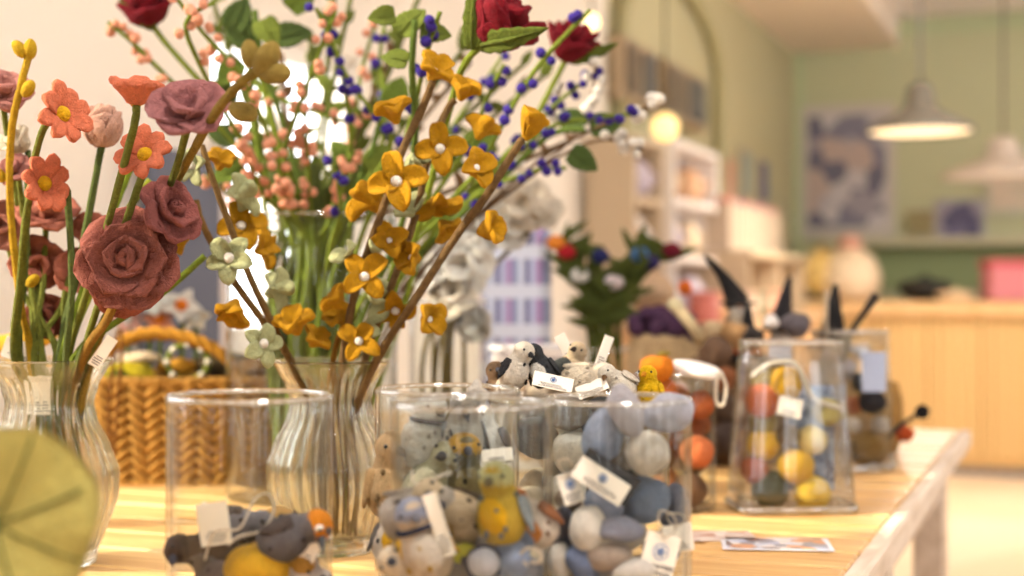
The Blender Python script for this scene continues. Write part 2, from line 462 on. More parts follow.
YV = 1.52
vC = ribbed('ribbed_vase', 'hourglass ribbed glass vase holding the mustard and sage flower branches', X(331, YV), YV)
YL = 1.45
vL = ribbed('ribbed_vase', 'hourglass ribbed glass vase at far left, holding coral and mauve felt flowers', X(50, YL), YL, .0615, .2075)

# trapezoid vase
def trapezoid(label, px, Y, w0, w1, d0, d1, h, rot):
    t = thing('tapered_vase', label, 'glass vase', (X(px, Y), Y, TZ+.0003)); t.rotation_euler.z = rot
    mb = MB()
    def ring(w, d, z, r=.012):
        out = []
        for (sx, sy, a0) in ((1, 1, 0), (-1, 1, 90), (-1, -1, 180), (1, -1, 270)):
            for k in range(5):
                a = math.radians(a0+k*22.5); out.append(Vector((sx*(w/2-r)+r*math.cos(a), sy*(d/2-r)+r*math.sin(a), z)))
        return out
    rs = [ring(w0*.94, d0*.92, 0), ring(w0, d0, .006)]
    for k in range(1, 9): q = k/8; rs.append(ring(w0+(w1-w0)*q, d0+(d1-d0)*q, .006+(h-.006)*q))
    for k in range(8, -1, -1):
        q = k/8; rs.append(ring(w0+(w1-w0)*q-.007, d0+(d1-d0)*q-.007, max(.016, h*q), .009))
    n = 20; vs = [v for r_ in rs for v in r_]; fs = []
    for i in range(len(rs)-1):
        for k in range(n): fs.append((i*n+k, i*n+(k+1) % n, (i+1)*n+(k+1) % n, (i+1)*n+k))
    fs.append(tuple(range(n-1, -1, -1))); fs.append(tuple((len(rs)-1)*n+k for k in range(n)))
    mb.add(vs, fs).build('glass_wall', THICK, t)
    MB().tube([(v.x*.985, v.y*.985, v.z) for v in ring(w1, d1, h)], .0028, 8, close=True).build('rim', RIM, t)
    MB().tube([(v.x*.97, v.y*.97, v.z) for v in ring(w0, d0, .006)], .005, 8, close=True).build('foot_rim', RIM, t)
    return t
YT = 1.80
vT = trapezoid('clear tapered rectangular glass vase filled with yellow and orange felt balls', 790, YT, .149, .119, .095, .075, .211, math.radians(4))
vT2 = trapezoid('tapered glass vase behind, crammed with grey and black halloween toys', 850, 2.2, .118, .105, .08, .07, .212, math.radians(20))

# ================================================================ FELT BALLS AND PEBBLES
def rotm(rx, ry, rz):
    return Matrix.Rotation(math.radians(rz), 4, 'Z') @ Matrix.Rotation(math.radians(ry), 4, 'Y') @ Matrix.Rotation(math.radians(rx), 4, 'X')
# screen-like tilt: roll about the view axis (Y)
def pebble(label, px, py, Y, rx, rz, roll, col, name='felt_pebble', cat='felt pebble', group=None, ry=None, seed=1, heart=0, amp=.12):
    c = P(px, py, Y); ry = ry or rz
    def shp(v):
        if heart: v = Vector((v.x*(1-heart*v.z), v.y*(1-heart*v.z), v.z))
        return v
    M = Matrix.Rotation(math.radians(roll), 4, 'Y')
    o = MB().ell((0, 0, 0), (rx, ry, rz), M, 28, 20, amp=amp, fr=1.3, seed=seed, shape=shp).build(name, felt(col, .10), loc=c)
    return tag(o, label, cat, group)
PG = 'felt pebbles filling the glass'
GRY = (188, 184, 190); BLG = (158, 168, 190); WHT = (240, 230, 216); DGR = (104, 104, 118); WGR = (186, 168, 152); SBL = (124, 138, 170)
S = YG3/F
pebs = [
 ('light grey oval felt pebble standing upright on top of the pile above the rim', 626, 411, 1.005, 17, 27, -22, GRY),
 ('pale grey wedge felt pebble resting over the right of the glass rim', 668, 412, 1.02, 26, 20, -12, (190, 190, 202)),
 ('blue-grey rounded felt pebble just below the rim at left', 603, 435, 1.02, 20, 27, 12, BLG),
 ('large cream felt pebble under the two topmost grey ones', 647, 453, 1.01, 23, 22, 20, (228, 218, 202)),
 ('large slate blue felt pebble in the middle of the glass', 645, 500, 1.025, 26, 23, -30, (126, 140, 162)),
 ('white heart-shaped felt pebble at left with a notch on top', 588, 527, 1.0, 19, 23, 6, WHT),
 ('flat lavender grey oval felt pebble lying beside the white heart-shaped one', 620, 529, .995, 24, 13, 3, (154, 156, 172)),
 ('warm beige oval felt pebble lying under the lavender grey one', 609, 557, .995, 24, 14, -6, WGR),
 ('dusty blue oval felt pebble tilted at the lower left', 583, 564, 1.0, 15, 22, -32, SBL),
 ('cream felt pebble at the bottom beneath the beige oval', 634, 572, .99, 22, 14, -12, (232, 224, 214)),
 ('dark grey felt pebble against the left glass wall', 563, 528, 1.02, 16, 20, 0, DGR),
 ('cream felt pebble low at the left glass wall', 560, 562, 1.01, 12, 20, 0, WHT),
 ('mid grey felt pebble at the right behind the slate blue one', 675, 508, 1.05, 16, 24, 0, (112, 120, 140)),
 ('tan grey felt pebble high on the left wall above the dark grey one', 568, 500, 1.03, 14, 11, 20, (146, 130, 120)),
 ('small charcoal felt pebble in the gap beneath the printed card', 610, 506, 1.05, 18, 12, 10, (84, 84, 96)),
 ('steel grey felt pebble behind the hanging round-emblem tag', 662, 548, 1.03, 20, 16, 0, (100, 106, 126)),
]
used = []
for i, (lb, px, py, Y, a, b_, ro, col) in enumerate(pebs):
    s = Y/F
    pebble(lb, px, py, Y, a*s, b_*s, ro, col, seed=i+1, group='felt pebbles in the overfilled glass', ry=min(a, b_)*s*1.0 if i > 3 else min(a, b_)*s*.9, heart=.18 if 'heart' in lb or 'wedge' in lb or 'rounded' in lb else 0)
    used.append((P(px, py, Y), (a+b_)/2*s))
def filler(cx, cy, r, z0, z1, rad, cols, label, group, used, n=400, seed=3, name='felt_pebble', cat='felt pebble', maxn=30):
    rr = random.Random(seed); cnt = 0
    for _ in range(n):
        if cnt >= maxn: break
        q = rad*rr.uniform(.85, 1.15)
        a = rr.uniform(0, 2*PI); d = (r-q*1.1)*math.sqrt(rr.random()); z = rr.uniform(z0+q*.8, z1)
        c = Vector((cx+d*math.cos(a), cy+d*math.sin(a), z))
        if any((c-u[0]).length < (q+u[1])*.86 for u in used): continue
        used.append((c, q)); cnt += 1
        M = rotm(rr.uniform(-40, 40), rr.uniform(-40, 40), rr.uniform(0, 180))
        o = MB().ell((0, 0, 0), (q*1.12, q*.98, q*.86), M, 20, 14, amp=.12, fr=1.3, seed=cnt).build(name, felt(cols[cnt % len(cols)], .1), loc=c)
        tag(o, label, cat, group)
filler(X(618, YG3), YG3, .050, TZ+.012, TZ+.13, .0165, [GRY, WHT, BLG, DGR, WGR], 'grey or cream felt pebble packed deep in the overfilled pebble glass', 'felt pebbles packed deep in the glass', used)

# ================================================================ TAGS
paper = plain((240, 232, 218), .8, noise_=.05); ink = plain((50, 48, 52), .7); blue_ink = plain((86, 122, 176), .7)
string_m = felt((236, 224, 204), .08)
def textpart(txt, size, parent, loc, mat, name='lettering', rot=(0, 0, 0)):
    cu_ = bpy.data.curves.new(name, 'FONT'); cu_.body = txt; cu_.size = size; cu_.align_x = 'CENTER'; cu_.align_y = 'CENTER'; cu_.extrude = .00008; cu_.offset = .00012
    cu_.materials.append(mat)
    tmp = bpy.data.objects.new(name, cu_); COL.objects.link(tmp); bpy.context.view_layer.update()
    me = bpy.data.meshes.new_from_object(tmp.evaluated_get(bpy.context.evaluated_depsgraph_get()))
    bpy.data.objects.remove(tmp); me.materials.clear(); me.materials.append(mat)
    o = bpy.data.objects.new(name, me); COL.objects.link(o); o.parent = parent; o.location = loc; o.rotation_euler = rot
    return o
def make_tag(parent, loc, q, w=.017, h=.026, words=None, emblem=True, dark=False, string=True, name='paper_tag'):
    """a card in its own XY plane, facing +Z; a child of parent, or parent None gives the mesh of the thing itself"""
    mb = MB().box((0, 0, 0), (w, h, .0008), r=.0003)
    tg = mb.build(name, plain((44, 44, 48), .6) if dark else paper, parent, smooth=False, loc=loc, rot=q)
    if emblem:
        e = MB(); e.tube([(math.cos(a*PI/12)*min(w, h*.8)*.22, h*.13+math.sin(a*PI/12)*min(w, h*.8)*.22, .0006) for a in range(24)], .0004, 5, close=True)
        for k in range(5):
            a = k*1.26; e.tube([(math.cos(a)*min(w, h*.8)*.15, h*.13+math.sin(a)*min(w, h*.8)*.15, .0006), (math.cos(a+2.2)*min(w, h*.8)*.08, h*.13+math.sin(a+2.2)*min(w, h*.8)*.1, .0006)], .0006, 5)
        e.build('emblem', blue_ink, tg)
    if words:
        for i, wd in enumerate(words): textpart(wd, w*.15, tg, (0, -h*.17-i*w*.2, .0007), ink)
    else:
        e = MB()
        for i in range(4):
            ww = w*R.uniform(.4, .75); e.box((R.uniform(-.05, .05)*w, -h*.18-i*h*.075, .0005), (ww, h*.025, .0002))
        e.build('printing', ink, tg, smooth=False)
    if string:
        pts = [(0, h*.42, .001), (w*.25, h*.62, .004), (w*.1, h*.9, .008), (-w*.3, h*.95, .005), (-w*.25, h*.65, .003), (0, h*.42, .001)]
        MB().tube(smooth_path(pts, 5), .0006, 5).build('string', string_m, tg)
    return tg
def tilt(rx, ry, rz): return Matrix.Rotation(math.radians(rz), 3, 'Y').to_4x4().to_quaternion() @ face((math.sin(math.radians(ry)), math.cos(math.radians(ry))*math.cos(math.radians(rx)), math.sin(math.radians(rx))))
def ttag(label, px, py, Y, w, h, tl, words=None, dark=False, emblem=True, group=None, string=True):
    o = make_tag(None, P(px, py, Y), tilt(*tl), w, h, words, emblem, dark, string, 'hang_tag')
    return tag(o, label, 'tag', group)
TG = 'paper hang tags of the felt toys'
ttag('white hang tag with round blue emblem at the front of the pebble glass', 659, 558, .988, .024, .034, (4, 0, 14), ['GUARANTEED', 'FAIR TRADE'], group=TG)
ttag('dark-edged cream printed card slanting across the upper pebble glass', 601, 481, .993, .040, .017, (10, 0, 33), group=TG, string=False)
o = MB().box((0, 0, 0), (.044, .022, .0012), r=.0004).build('backing_card', plain((40, 40, 44), .6), smooth=False, loc=P(607, 477, .997), rot=tilt(10, 0, 33))
tag(o, 'black backing card behind the slanting cream card in the pebble glass', 'card')
ttag('crumpled small cream tag beside the slanting card at left', 571, 488, 1.0, .016, .022, (5, 20, -15), group=TG)
ttag('white tag half hidden behind the emblem tag at the right wall', 678, 538, 1.02, .022, .020, (0, 10, -8), group=TG, emblem=False)

# ================================================================ FELT TOYS
def lath(prof, n=16):
    return prof
def toy_bird(label, px, py, Y, s, roll=0, yaw=0, body=(230, 225, 215), head=None, belly=None, beak=(70, 70, 80), wing=None, band=None, name='felt_bird', cat='felt bird', beaklen=1.0, group='felt animal finger puppets', pitch=0, comb=None, tagit=None, ring=False):
    s *= .82
    t = thing(name, label, cat, P(px, py, Y), group)
    t.rotation_mode = 'QUATERNION'
    t.rotation_quaternion = Quaternion((0, 1, 0), math.radians(roll)) @ Quaternion((1, 0, 0), math.radians(pitch)) @ Quaternion((0, 0, 1), math.radians(yaw))
    # body: one continuous lofted surface, face towards -Y
    zs = [-.030, -.028, -.020, -.008, .004, .013, .018, .024, .031, .036, .0385]
    rs = [.003, .013, .019, .021, .019, .0145, .0135, .0150, .0135, .0085, .002]
    ys = [0, 0, 0, 0, 0, -.001, -.003, -.004, -.004, -.003, -.003]
    mb = MB(); mb.tube(smooth_path([(0, y*s, z*s) for y, z in zip(ys, zs)], 3), [r*s for r in interp(rs, 3)], 18)
    mb.build('body', felt(body, .12), t)
    hd = head or body
    M0 = MB()
    for k in range(12):
        a = R.uniform(0, 2*PI); z = R.uniform(-.022, .012); q = .0205 if z < 0 else .0195-(z*.25)
        M0.ell((math.cos(a)*q*s, math.sin(a)*q*s, z*s), (.0022*s, .0022*s, .0028*s), None, 6, 4)
    M0.build('speckle', felt(tuple(int(c_*.78) for c_ in (wing or body)), .1), t)['kind'] = 'stuff'
    if head: MB().ell((0, -.0045*s, .026*s), (.0152*s, .0148*s, .0138*s), None, 18, 14, amp=.05).build('head', felt(head, .12), t)
    if belly: MB().ell((0, -.006*s, -.006*s), (.0165*s, .0165*s, .020*s), None, 18, 14, amp=.05).build('belly', felt(belly, .12), t)
    if band: MB().tube([(math.cos(a*PI/10)*.0150*s, -.002*s+math.sin(a*PI/10)*.0150*s, .0145*s) for a in range(20)], .0022*s, 6, close=True).build('neck_band', felt(band, .1), t)
    k = beaklen
    MB().tube([(0, -.016*s, .025*s), (0, -.021*s, .0245*s), (0, (-.022-.008*k)*s, .022*s)], [.0048*s, .0036*s, .0006*s], 10).build('beak', felt(beak, .1), t)
    for sx in (-1, 1):
        if ring:
            e = MB().ell((sx*.0095*s, -.0150*s, .0285*s), (.0042*s, .0024*s, .0042*s), None, 12, 8).build('eye', plain((240, 236, 228), .5), t)
            MB().ell((sx*.0101*s, -.0172*s, .0286*s), (.0019*s, .0012*s, .0019*s), None, 10, 6).build('pupil', plain((20, 20, 24), .3), e)
        else: MB().ell((sx*.0105*s, -.0146*s, .0285*s), (.0018*s, .0016*s, .0018*s), None, 10, 6).build('eye', plain((20, 20, 24), .3), t)
    wc = wing or body
    for sx in (-1, 1):
        M = Matrix.Translation((sx*.017*s, .002*s, .010*s)) @ Matrix.Rotation(sx*-.25, 4, 'Y') @ Matrix.Rotation(PI/2, 4, 'Y') @ Matrix.Rotation(0, 4, 'Z')
        MB().petal(.032*s, .018*s, .004*s, 0, 6, .15, .7, .7, 0, 0, M).build('wing', felt(wc, .12), t)
    if comb: MB().ell((0, -.002*s, .039*s), (.004*s, .007*s, .005*s), None, 10, 8).build('crest', felt(comb, .1), t)
    if tagit:
        dx, dz, rz = tagit
        make_tag(t, (dx*s, -.022*s, dz*s), tilt(10, 0, rz), .012, .020, string=True)
    return t
def interp(a, n):
    out = []
    for i in range(len(a)-1):
        for k in range(n): out.append(a[i]+(a[i+1]-a[i])*k/n)
    return out+[a[-1]]

Y1 = YG1
toy_bird('grey felt bird with orange face and ringed eye in the front glass', 291, 535, .995, .95, roll=62, yaw=50, body=(110, 106, 108), head=(226, 140, 36), beak=(90, 96, 104), wing=(88, 78, 74), beaklen=1.6, ring=True)
pebble('large mustard yellow felt egg at the bottom front of the front glass', 256, 570, .995, .0235, .0185, 0, (222, 172, 46), name='felt_egg', cat='felt egg', seed=4, amp=.05)
toy_bird('dark brown felt bird lying on its side at left of the front glass', 205, 552, 1.01, .9, roll=-75, yaw=-30, body=(88, 72, 62), wing=(60, 52, 48), belly=(120, 112, 108))
toy_bird('slate grey felt bird lying across the middle of the front glass', 236, 528, 1.03, .95, roll=80, yaw=20, body=(120, 118, 124), wing=(86, 76, 70))
toy_bird('grey-brown felt bird nose down under the yellow egg', 215, 590, 1.0, .9, roll=-150, yaw=10, body=(122, 110, 108))
toy_bird('felt bird with white wings by the right wall of the front glass', 302, 568, 1.01, .8, roll=130, yaw=-30, body=(222, 210, 200), wing=(84, 70, 62), belly=(200, 150, 70))
ttag('white hang tag standing up at the left in the front glass', 214, 524, .995, .022, .030, (0, 0, -8), group=TG, string=False, emblem=False)
ttag('small folded white tag top peeking above the leftmost upright tag', 210, 512, 1.02, .014, .012, (10, 0, 12), group=TG, string=False, emblem=False)
ttag('cream card leaning at the right wall inside the front glass', 312, 548, 1.0, .012, .034, (0, 20, 28), group=TG, string=False, emblem=False)
o = MB().tube(smooth_path([P(205, 560, .985), P(215, 532, .98), P(240, 528, .98), P(254, 500, .985), P(268, 494, .99), P(274, 510, .99), P(262, 530, .985), P(240, 536, .98), P(228, 545, .98)], 6), .0009, 6).build('cord_loop', string_m, world=True)
tag(o, 'thin white cord looping over the birds in the front glass', 'cord')
used = [(P(x_, y_, yy), .02) for x_, y_, yy in ((291, 535, .995), (256, 570, .995), (205, 552, 1.01), (236, 528, 1.03), (215, 590, 1.0), (302, 568, 1.01))]
filler(X(250, Y1), Y1, .055, TZ+.012, TZ+.10, .02, [(110, 100, 98), (150, 140, 136), (84, 74, 68), (190, 150, 90)], 'rounded grey or brown felt toy at the bottom of the front glass', 'felt toys at the bottom of the front glass', used, name='felt_toy', cat='felt toy', maxn=14)

# middle pair of glasses
Y2 = YG2; Yb = YG2b
toy_bird('white felt penguin with black-tipped face and dark collar, high at left', 425, 436, 1.105, 1.05, roll=8, yaw=35, body=(236, 230, 220), beak=(60, 62, 74), band=(70, 70, 78), wing=(228, 220, 210), name='felt_penguin', cat='felt penguin', beaklen=.8)
toy_bird('grey-headed felt bird with long dark beak pointing down in the middle', 463, 432, 1.10, 1.0, roll=4, yaw=8, body=(206, 198, 186), head=(168, 164, 160), beak=(56, 60, 68), beaklen=2.2, pitch=12, wing=(120, 120, 124))
toy_bird('white felt bird with black eye and dark wing near the right of the rear glass', 486, 440, 1.13, .95, roll=-12, yaw=-25, body=(234, 228, 220), wing=(70, 70, 78), beak=(90, 90, 100))
toy_bird('speckled tan felt owl against the left wall of the rear glass', 392, 480, 1.11, 1.2, roll=0, yaw=25, body=(214, 180, 132), head=(206, 174, 130), beak=(90, 70, 50), name='felt_owl', cat='felt owl', wing=(196, 160, 110))
toy_bird('cream felt bird with yellow belly low at the left wall of the rear glass', 393, 535, 1.10, .9, roll=10, yaw=10, body=(228, 214, 196), belly=(240, 184, 40), wing=(110, 104, 100))
toy_bird('olive-striped felt bird behind the mustard-collared one', 432, 482, 1.09, 1.1, roll=35, yaw=-20, body=(176, 170, 138), wing=(128, 124, 96), belly=(222, 214, 180))
toy_bird('dark olive felt bird with mustard collar in the middle of the rear glass', 466, 478, 1.09, 1.1, roll=-6, yaw=15, body=(112, 104, 74), head=(196, 150, 50), wing=(90, 84, 64), belly=(142, 128, 84))
toy_bird('yellow-breasted felt bird with pale green head standing upright', 501, 508, .965, 1.0, roll=-4, yaw=-25, body=(196, 164, 60), head=(190, 186, 130), belly=(228, 176, 24), beak=(120, 110, 80), wing=(142, 150, 150), beaklen=.5)
toy_bird('orange and brown felt robin at the right of the front middle glass', 532, 520, .985, .85, roll=-38, yaw=-30, body=(214, 200, 182), head=(186, 110, 56), belly=(206, 130, 60), beak=(80, 60, 50), wing=(146, 94, 60))
toy_bird('grey-faced felt penguin with cream hood looking out at left', 423, 545, .962, 1.05, roll=-18, yaw=10, body=(206, 186, 160), head=(150, 154, 172), beak=(120, 120, 130), band=(52, 56, 78), belly=(220, 208, 190), wing=(232, 180, 40), name='felt_penguin', cat='felt penguin')
toy_bird('mottled grey felt bird lying under the paper strip at left', 415, 512, .985, 1.0, roll=70, yaw=0, body=(178, 168, 156), wing=(150, 140, 130))
toy_bird('tan ruffled felt bird in the middle behind the paper strip', 452, 512, .985, 1.0, roll=-55, yaw=10, body=(206, 184, 152), belly=(180, 160, 130), wing=(112, 96, 80))
toy_bird('cream felt bird at the bottom left of the front middle glass', 412, 578, .965, .9, roll=-50, yaw=10, body=(226, 208, 180), wing=(200, 178, 148))
toy_bird('lime green felt bird at the very bottom of the front middle glass', 452, 580, .975, .9, roll=30, yaw=0, body=(196, 190, 60), wing=(210, 206, 196))
pebble('white-faced felt button toy with navy rim at the bottom centre', 484, 563, .955, 16*.00068, 15*.00068, 0, (214, 214, 222), name='felt_toy', cat='felt toy', ry=.008, amp=.03)
o = MB().tube([P(484+math.cos(a*PI/14)*16, 563+math.sin(a*PI/14)*15, .957) for a in range(28)], .0022, 8, close=True).build('felt_ring', felt((54, 58, 84)), world=True)
tag(o, 'navy blue felt ring around the white button toy', 'felt ring')
pebble('pale blue felt toy right of the navy-rimmed button toy', 512, 560, .965, .0125, .0135, 20, (150, 164, 190), name='felt_toy', cat='felt toy', seed=8)
pebble('lavender grey felt toy left of the navy-rimmed button toy', 458, 566, .975, .016, .012, -10, (160, 162, 180), name='felt_toy', cat='felt toy', seed=9)
pebble('slate blue felt toy beside the orange robin', 517, 540, .975, .012, .010, 0, (112, 126, 150), name='felt_toy', cat='felt toy', seed=12)
ttag('long narrow white paper strip slanting in the front middle glass', 439, 525, .95, .010, .044, (0, 0, -18), group=TG, string=False, emblem=False)
ttag('translucent small white tag at the right of the rear glass', 497, 455, 1.085, .024, .010, (15, 0, -6), group=TG, string=False, emblem=False)
ttag('pale folded tag under the small white tag in the rear glass', 495, 466, 1.085, .024, .008, (30, 0, 8), group=TG, string=False, emblem=False)
o = MB().tube(smooth_path([P(412, 470, .985), P(414, 482, .98), P(425, 484, .98), P(440, 476, .98), P(452, 473, .98)], 6), .001, 6).build('cord_loop', string_m, world=True)
tag(o, 'short cream cord curl at mid height of the front middle glass', 'cord')
o = MB().tube(smooth_path([P(528, 566, .955), P(520, 556, .955), P(528, 548, .95), P(540, 552, .95), P(540, 562, .95), P(530, 562, .953)], 6), .001, 6).build('cord_loop', string_m, world=True)
tag(o, 'cream cord ring at the lower right of the front middle glass', 'cord')
# knob of scrunched clear film above the rear rim
pebble('shiny scrunched clear film ball sticking out above the rear glass rim', 476, 395, 1.13, .009, .010, 0, (216, 208, 196), name='film_ball', cat='film', amp=.5, seed=5)
used = []
filler(X(472, Y2), Y2, .051, TZ+.012, TZ+.088, .0175, [(206, 190, 168), (150, 154, 170), (120, 112, 104), (220, 178, 60), (226, 220, 210)], 'small felt toy buried low in the front middle glass', 'felt toys low in the front middle glass', used, name='felt_toy', cat='felt toy', maxn=16)
used = [(P(x_, y_, yy), .022) for x_, y_, yy in ((425, 436, 1.105), (463, 432, 1.1), (486, 440, 1.13), (392, 480, 1.11), (393, 535, 1.1), (432, 482, 1.09), (466, 478, 1.09))]
filler(X(447, Yb), Yb, .052, TZ+.012, TZ+.14, .019, [(214, 196, 172), (176, 168, 160), (110, 104, 98), (226, 220, 210), (200, 160, 90)], 'small felt toy packed in the rear middle glass', 'felt toys packed in the rear middle glass', used, name='felt_toy', cat='felt toy', maxn=16, seed=8)

# heap in the wide glass behind
toy_bird('cream and black felt panda-like toy sitting at left of the heap', 516, 368, 1.37, .85, roll=20, yaw=40, body=(232, 222, 206), head=(236, 226, 208), beak=(50, 50, 54), wing=(48, 48, 52), name='felt_toy', cat='felt toy')
toy_bird('black and white felt penguin beside the cream panda-like toy', 540, 368, 1.38, .8, roll=-20, yaw=-20, body=(56, 58, 62), belly=(228, 224, 214), wing=(50, 52, 56), beak=(200, 150, 60), name='felt_penguin', cat='felt penguin')
toy_bird('white felt bird with one black eye looking up, left of the yellow chick', 619, 383, 1.34, .72, roll=-45, yaw=-30, body=(238, 228, 212), head=(240, 230, 214), beak=(120, 90, 60), wing=(230, 220, 204))
toy_bird('cream felt lamb lying in the middle of the heap', 585, 380, 1.38, 1.0, roll=75, yaw=10, body=(234, 220, 196), name='felt_lamb', cat='felt lamb', beak=(216, 196, 170))
toy_bird('bright yellow fuzzy felt chick perched above the pebble glass rim', 649, 389, 1.34, .72, roll=0, yaw=-30, body=(232, 186, 16), wing=(232, 186, 16), beak=(226, 150, 30), name='felt_chick', cat='felt chick')
toy_bird('beige felt dog toy leaning back behind the cream lamb', 572, 366, 1.43, .8, roll=25, yaw=-30, body=(206, 184, 152), name='felt_dog', cat='felt dog', wing=(176, 150, 116), beak=(60, 50, 46))
toy_bird('brown and white felt bird at the far left of the heap, partly behind the rim', 500, 386, 1.40, .8, roll=-20, yaw=20, body=(120, 96, 74), belly=(226, 214, 196), wing=(90, 72, 58))
ttag('narrow cream label sticking up left of the one-eyed bird', 604, 352, 1.45, .010, .034, (0, 10, 20), group=TG, string=False, emblem=False)
ttag('beige label sticking up at an angle behind the cream lamb', 566, 348, 1.46, .012, .030, (0, 0, -28), group=TG, string=False, emblem=False)
pebble('dark felt toy with white patch behind the black penguin', 562, 368, 1.42, .012, .010, 0, (70, 74, 72), name='felt_toy', cat='felt toy')
pebble('round white felt ball between the lamb and the one-eyed bird', 601, 372, 1.42, .012, .010, 0, (236, 228, 216), name='felt_ball', cat='felt ball')
ttag('large white label with round emblem lying over the heap of toys', 553, 382, 1.33, .038, .016, (35, 0, 13), group=TG, string=False)
ttag('white label with dark print right of the emblem label', 592, 388, 1.33, .030, .015, (40, 0, -22), group=TG, string=True, emblem=False)
used = []
filler(X(580, YG5), YG5, .080, TZ+.012, TZ+.17, .022, [(214, 196, 172), (120, 112, 104), (70, 66, 64), (226, 220, 210), (150, 120, 84), (60, 62, 66)], 'felt toy inside the wide glass behind the pebble glass', 'felt toys in the wide glass', used, name='felt_toy', cat='felt toy', maxn=40, seed=14, n=900)

# orange ball glass with white lid
balls = [('orange felt ball high in the glass with the white lid', 662, 392, 1.775, .020, (226, 118, 36)), ('rust orange felt ball at mid height right of the pebble glass', 700, 405, 1.78, .018, (196, 104, 56)),
 ('dull orange felt ball low by the wall, above the postcards', 697, 452, 1.77, .021, (214, 120, 72)), ('terracotta felt ball under the rust orange one', 700, 425, 1.80, .014, (170, 92, 56)),
 ('brown felt ball at the bottom of the orange ball glass', 690, 490, 1.79, .022, (120, 86, 64))]
for i, (lb, px, py, Y, r, c) in enumerate(balls): pebble(lb, px, py, Y, r, r, 0, c, name='felt_ball', cat='felt ball', group='orange felt balls', seed=i, amp=.05)
used = [(P(b_[1], b_[2], b_[3]), b_[4]) for b_ in balls]
filler(X(676, YG4), YG4, .047, TZ+.012, TZ+.14, .018, [(190, 100, 50), (130, 90, 60), (210, 120, 50)], 'orange or brown felt ball deep in the glass with the white lid', 'orange felt balls deep in the glass', used, name='felt_ball', cat='felt ball', maxn=12)
t = thing('ribbed_pumpkin', 'orange felt pumpkin with olive stalk resting on the orange ball glass', 'felt pumpkin', P(657, 368, 1.76))
MB().lathe([(.0001, -.017), (.010, -.016), (.018, -.010), (.021, 0), (.019, .010), (.011, .015), (.0001, .013)], 40, mod=lambda r, z, a, i: r*(1+.06*abs(math.sin(4*a)))).build('fruit', felt((230, 132, 30)), t)
MB().tube([(0, 0, .012), (.006, 0, .018), (.016, 0, .018)], [.004, .003, .0025], 8).build('stalk', felt((150, 130, 50)), t)
t = thing('jar_lid', 'white cloth-covered lid tilted on the orange ball glass with a cord loop', 'lid', P(696, 368, 1.78))
MB().lathe([(.0001, .004), (.028, .004), (.032, .001), (.032, -.006), (.0001, -.006)], 40, M=rotm(8, 10, 0)).build('cover', plain((242, 236, 232), .7), t)
MB().tube(smooth_path([Vector(p) for p in ((.028, -.02, -.004), (.034, -.024, -.022), (.030, -.026, -.044), (.022, -.024, -.040), (.022, -.024, -.018), (.026, -.02, -.004))], 6), .0022, 7).build('cord_loop', string_m, t)

# balls in tapered vase
tb = [('mustard yellow felt ball at the top of the tapered vase', 786, 383, 17, (226, 172, 32)), ('olive-brown felt ball left of the top mustard ball', 765, 380, 14, (150, 126, 56)),
 ('bright orange felt ball at upper left in the tapered vase', 762, 401, 17, (216, 106, 40)), ('golden yellow felt ball at left middle of the tapered vase', 764, 443, 17, (238, 184, 26)),
 ('large golden felt ball in the centre of the tapered vase', 796, 466, 18, (236, 184, 50)), ('dark green felt ball at the bottom left of the tapered vase', 770, 489, 19, (84, 86, 62)),
 ('pale golden felt ball at the bottom right of the tapered vase', 812, 493, 18, (240, 198, 70)), ('rust red felt ball at the lower left wall of the tapered vase', 755, 470, 14, (176, 82, 40)),
 ('cream yellow felt ball at right of centre in the tapered vase', 812, 440, 15, (232, 206, 130)), ('olive felt ball above the golden yellow left one', 763, 423, 14, (150, 128, 50)),
 ('small brown felt ball in the middle of the tapered vase', 788, 436, 12, (120, 96, 60)), ('muted yellow felt ball at the right wall of the tapered vase', 826, 412, 14, (206, 190, 110))]
for i, (lb, px, py, r, c) in enumerate(tb): pebble(lb, px, py, YT+(.0 if i % 2 else -.012), r*YT/F, r*YT/F, 0, c, name='felt_ball', cat='felt ball', group='felt balls in the tapered vase', seed=i+20, amp=.05)
ttag('square white tag between the orange and golden balls in the tapered vase', 790, 407, YT-.04, .030, .024, (10, 0, 12), group=TG, emblem=False)
bluep = patchy('blue_pattern', [(96, 112, 140), (160, 174, 198), (76, 90, 120), (140, 154, 180)], 130)
o = MB().box((0, 0, 0), (.058, .006, .135), r=.002).build('printed_card', bluep, loc=P(812, 438, YT+.022), smooth=False); o.rotation_euler.z = math.radians(4)
tag(o, 'blue and white patterned card standing inside the tapered vase behind the balls', 'card')
o = MB().tube(smooth_path([P(752, 377, YT-.03), P(770, 364, YT-.035), P(795, 364, YT-.035), P(806, 385, YT-.03), P(816, 400, YT-.02), P(840, 408, YT-.015)], 6), .0035, 8).build('wool_cord', string_m, world=True)
tag(o, 'cream wool cord draped over the balls in the tapered vase', 'cord')

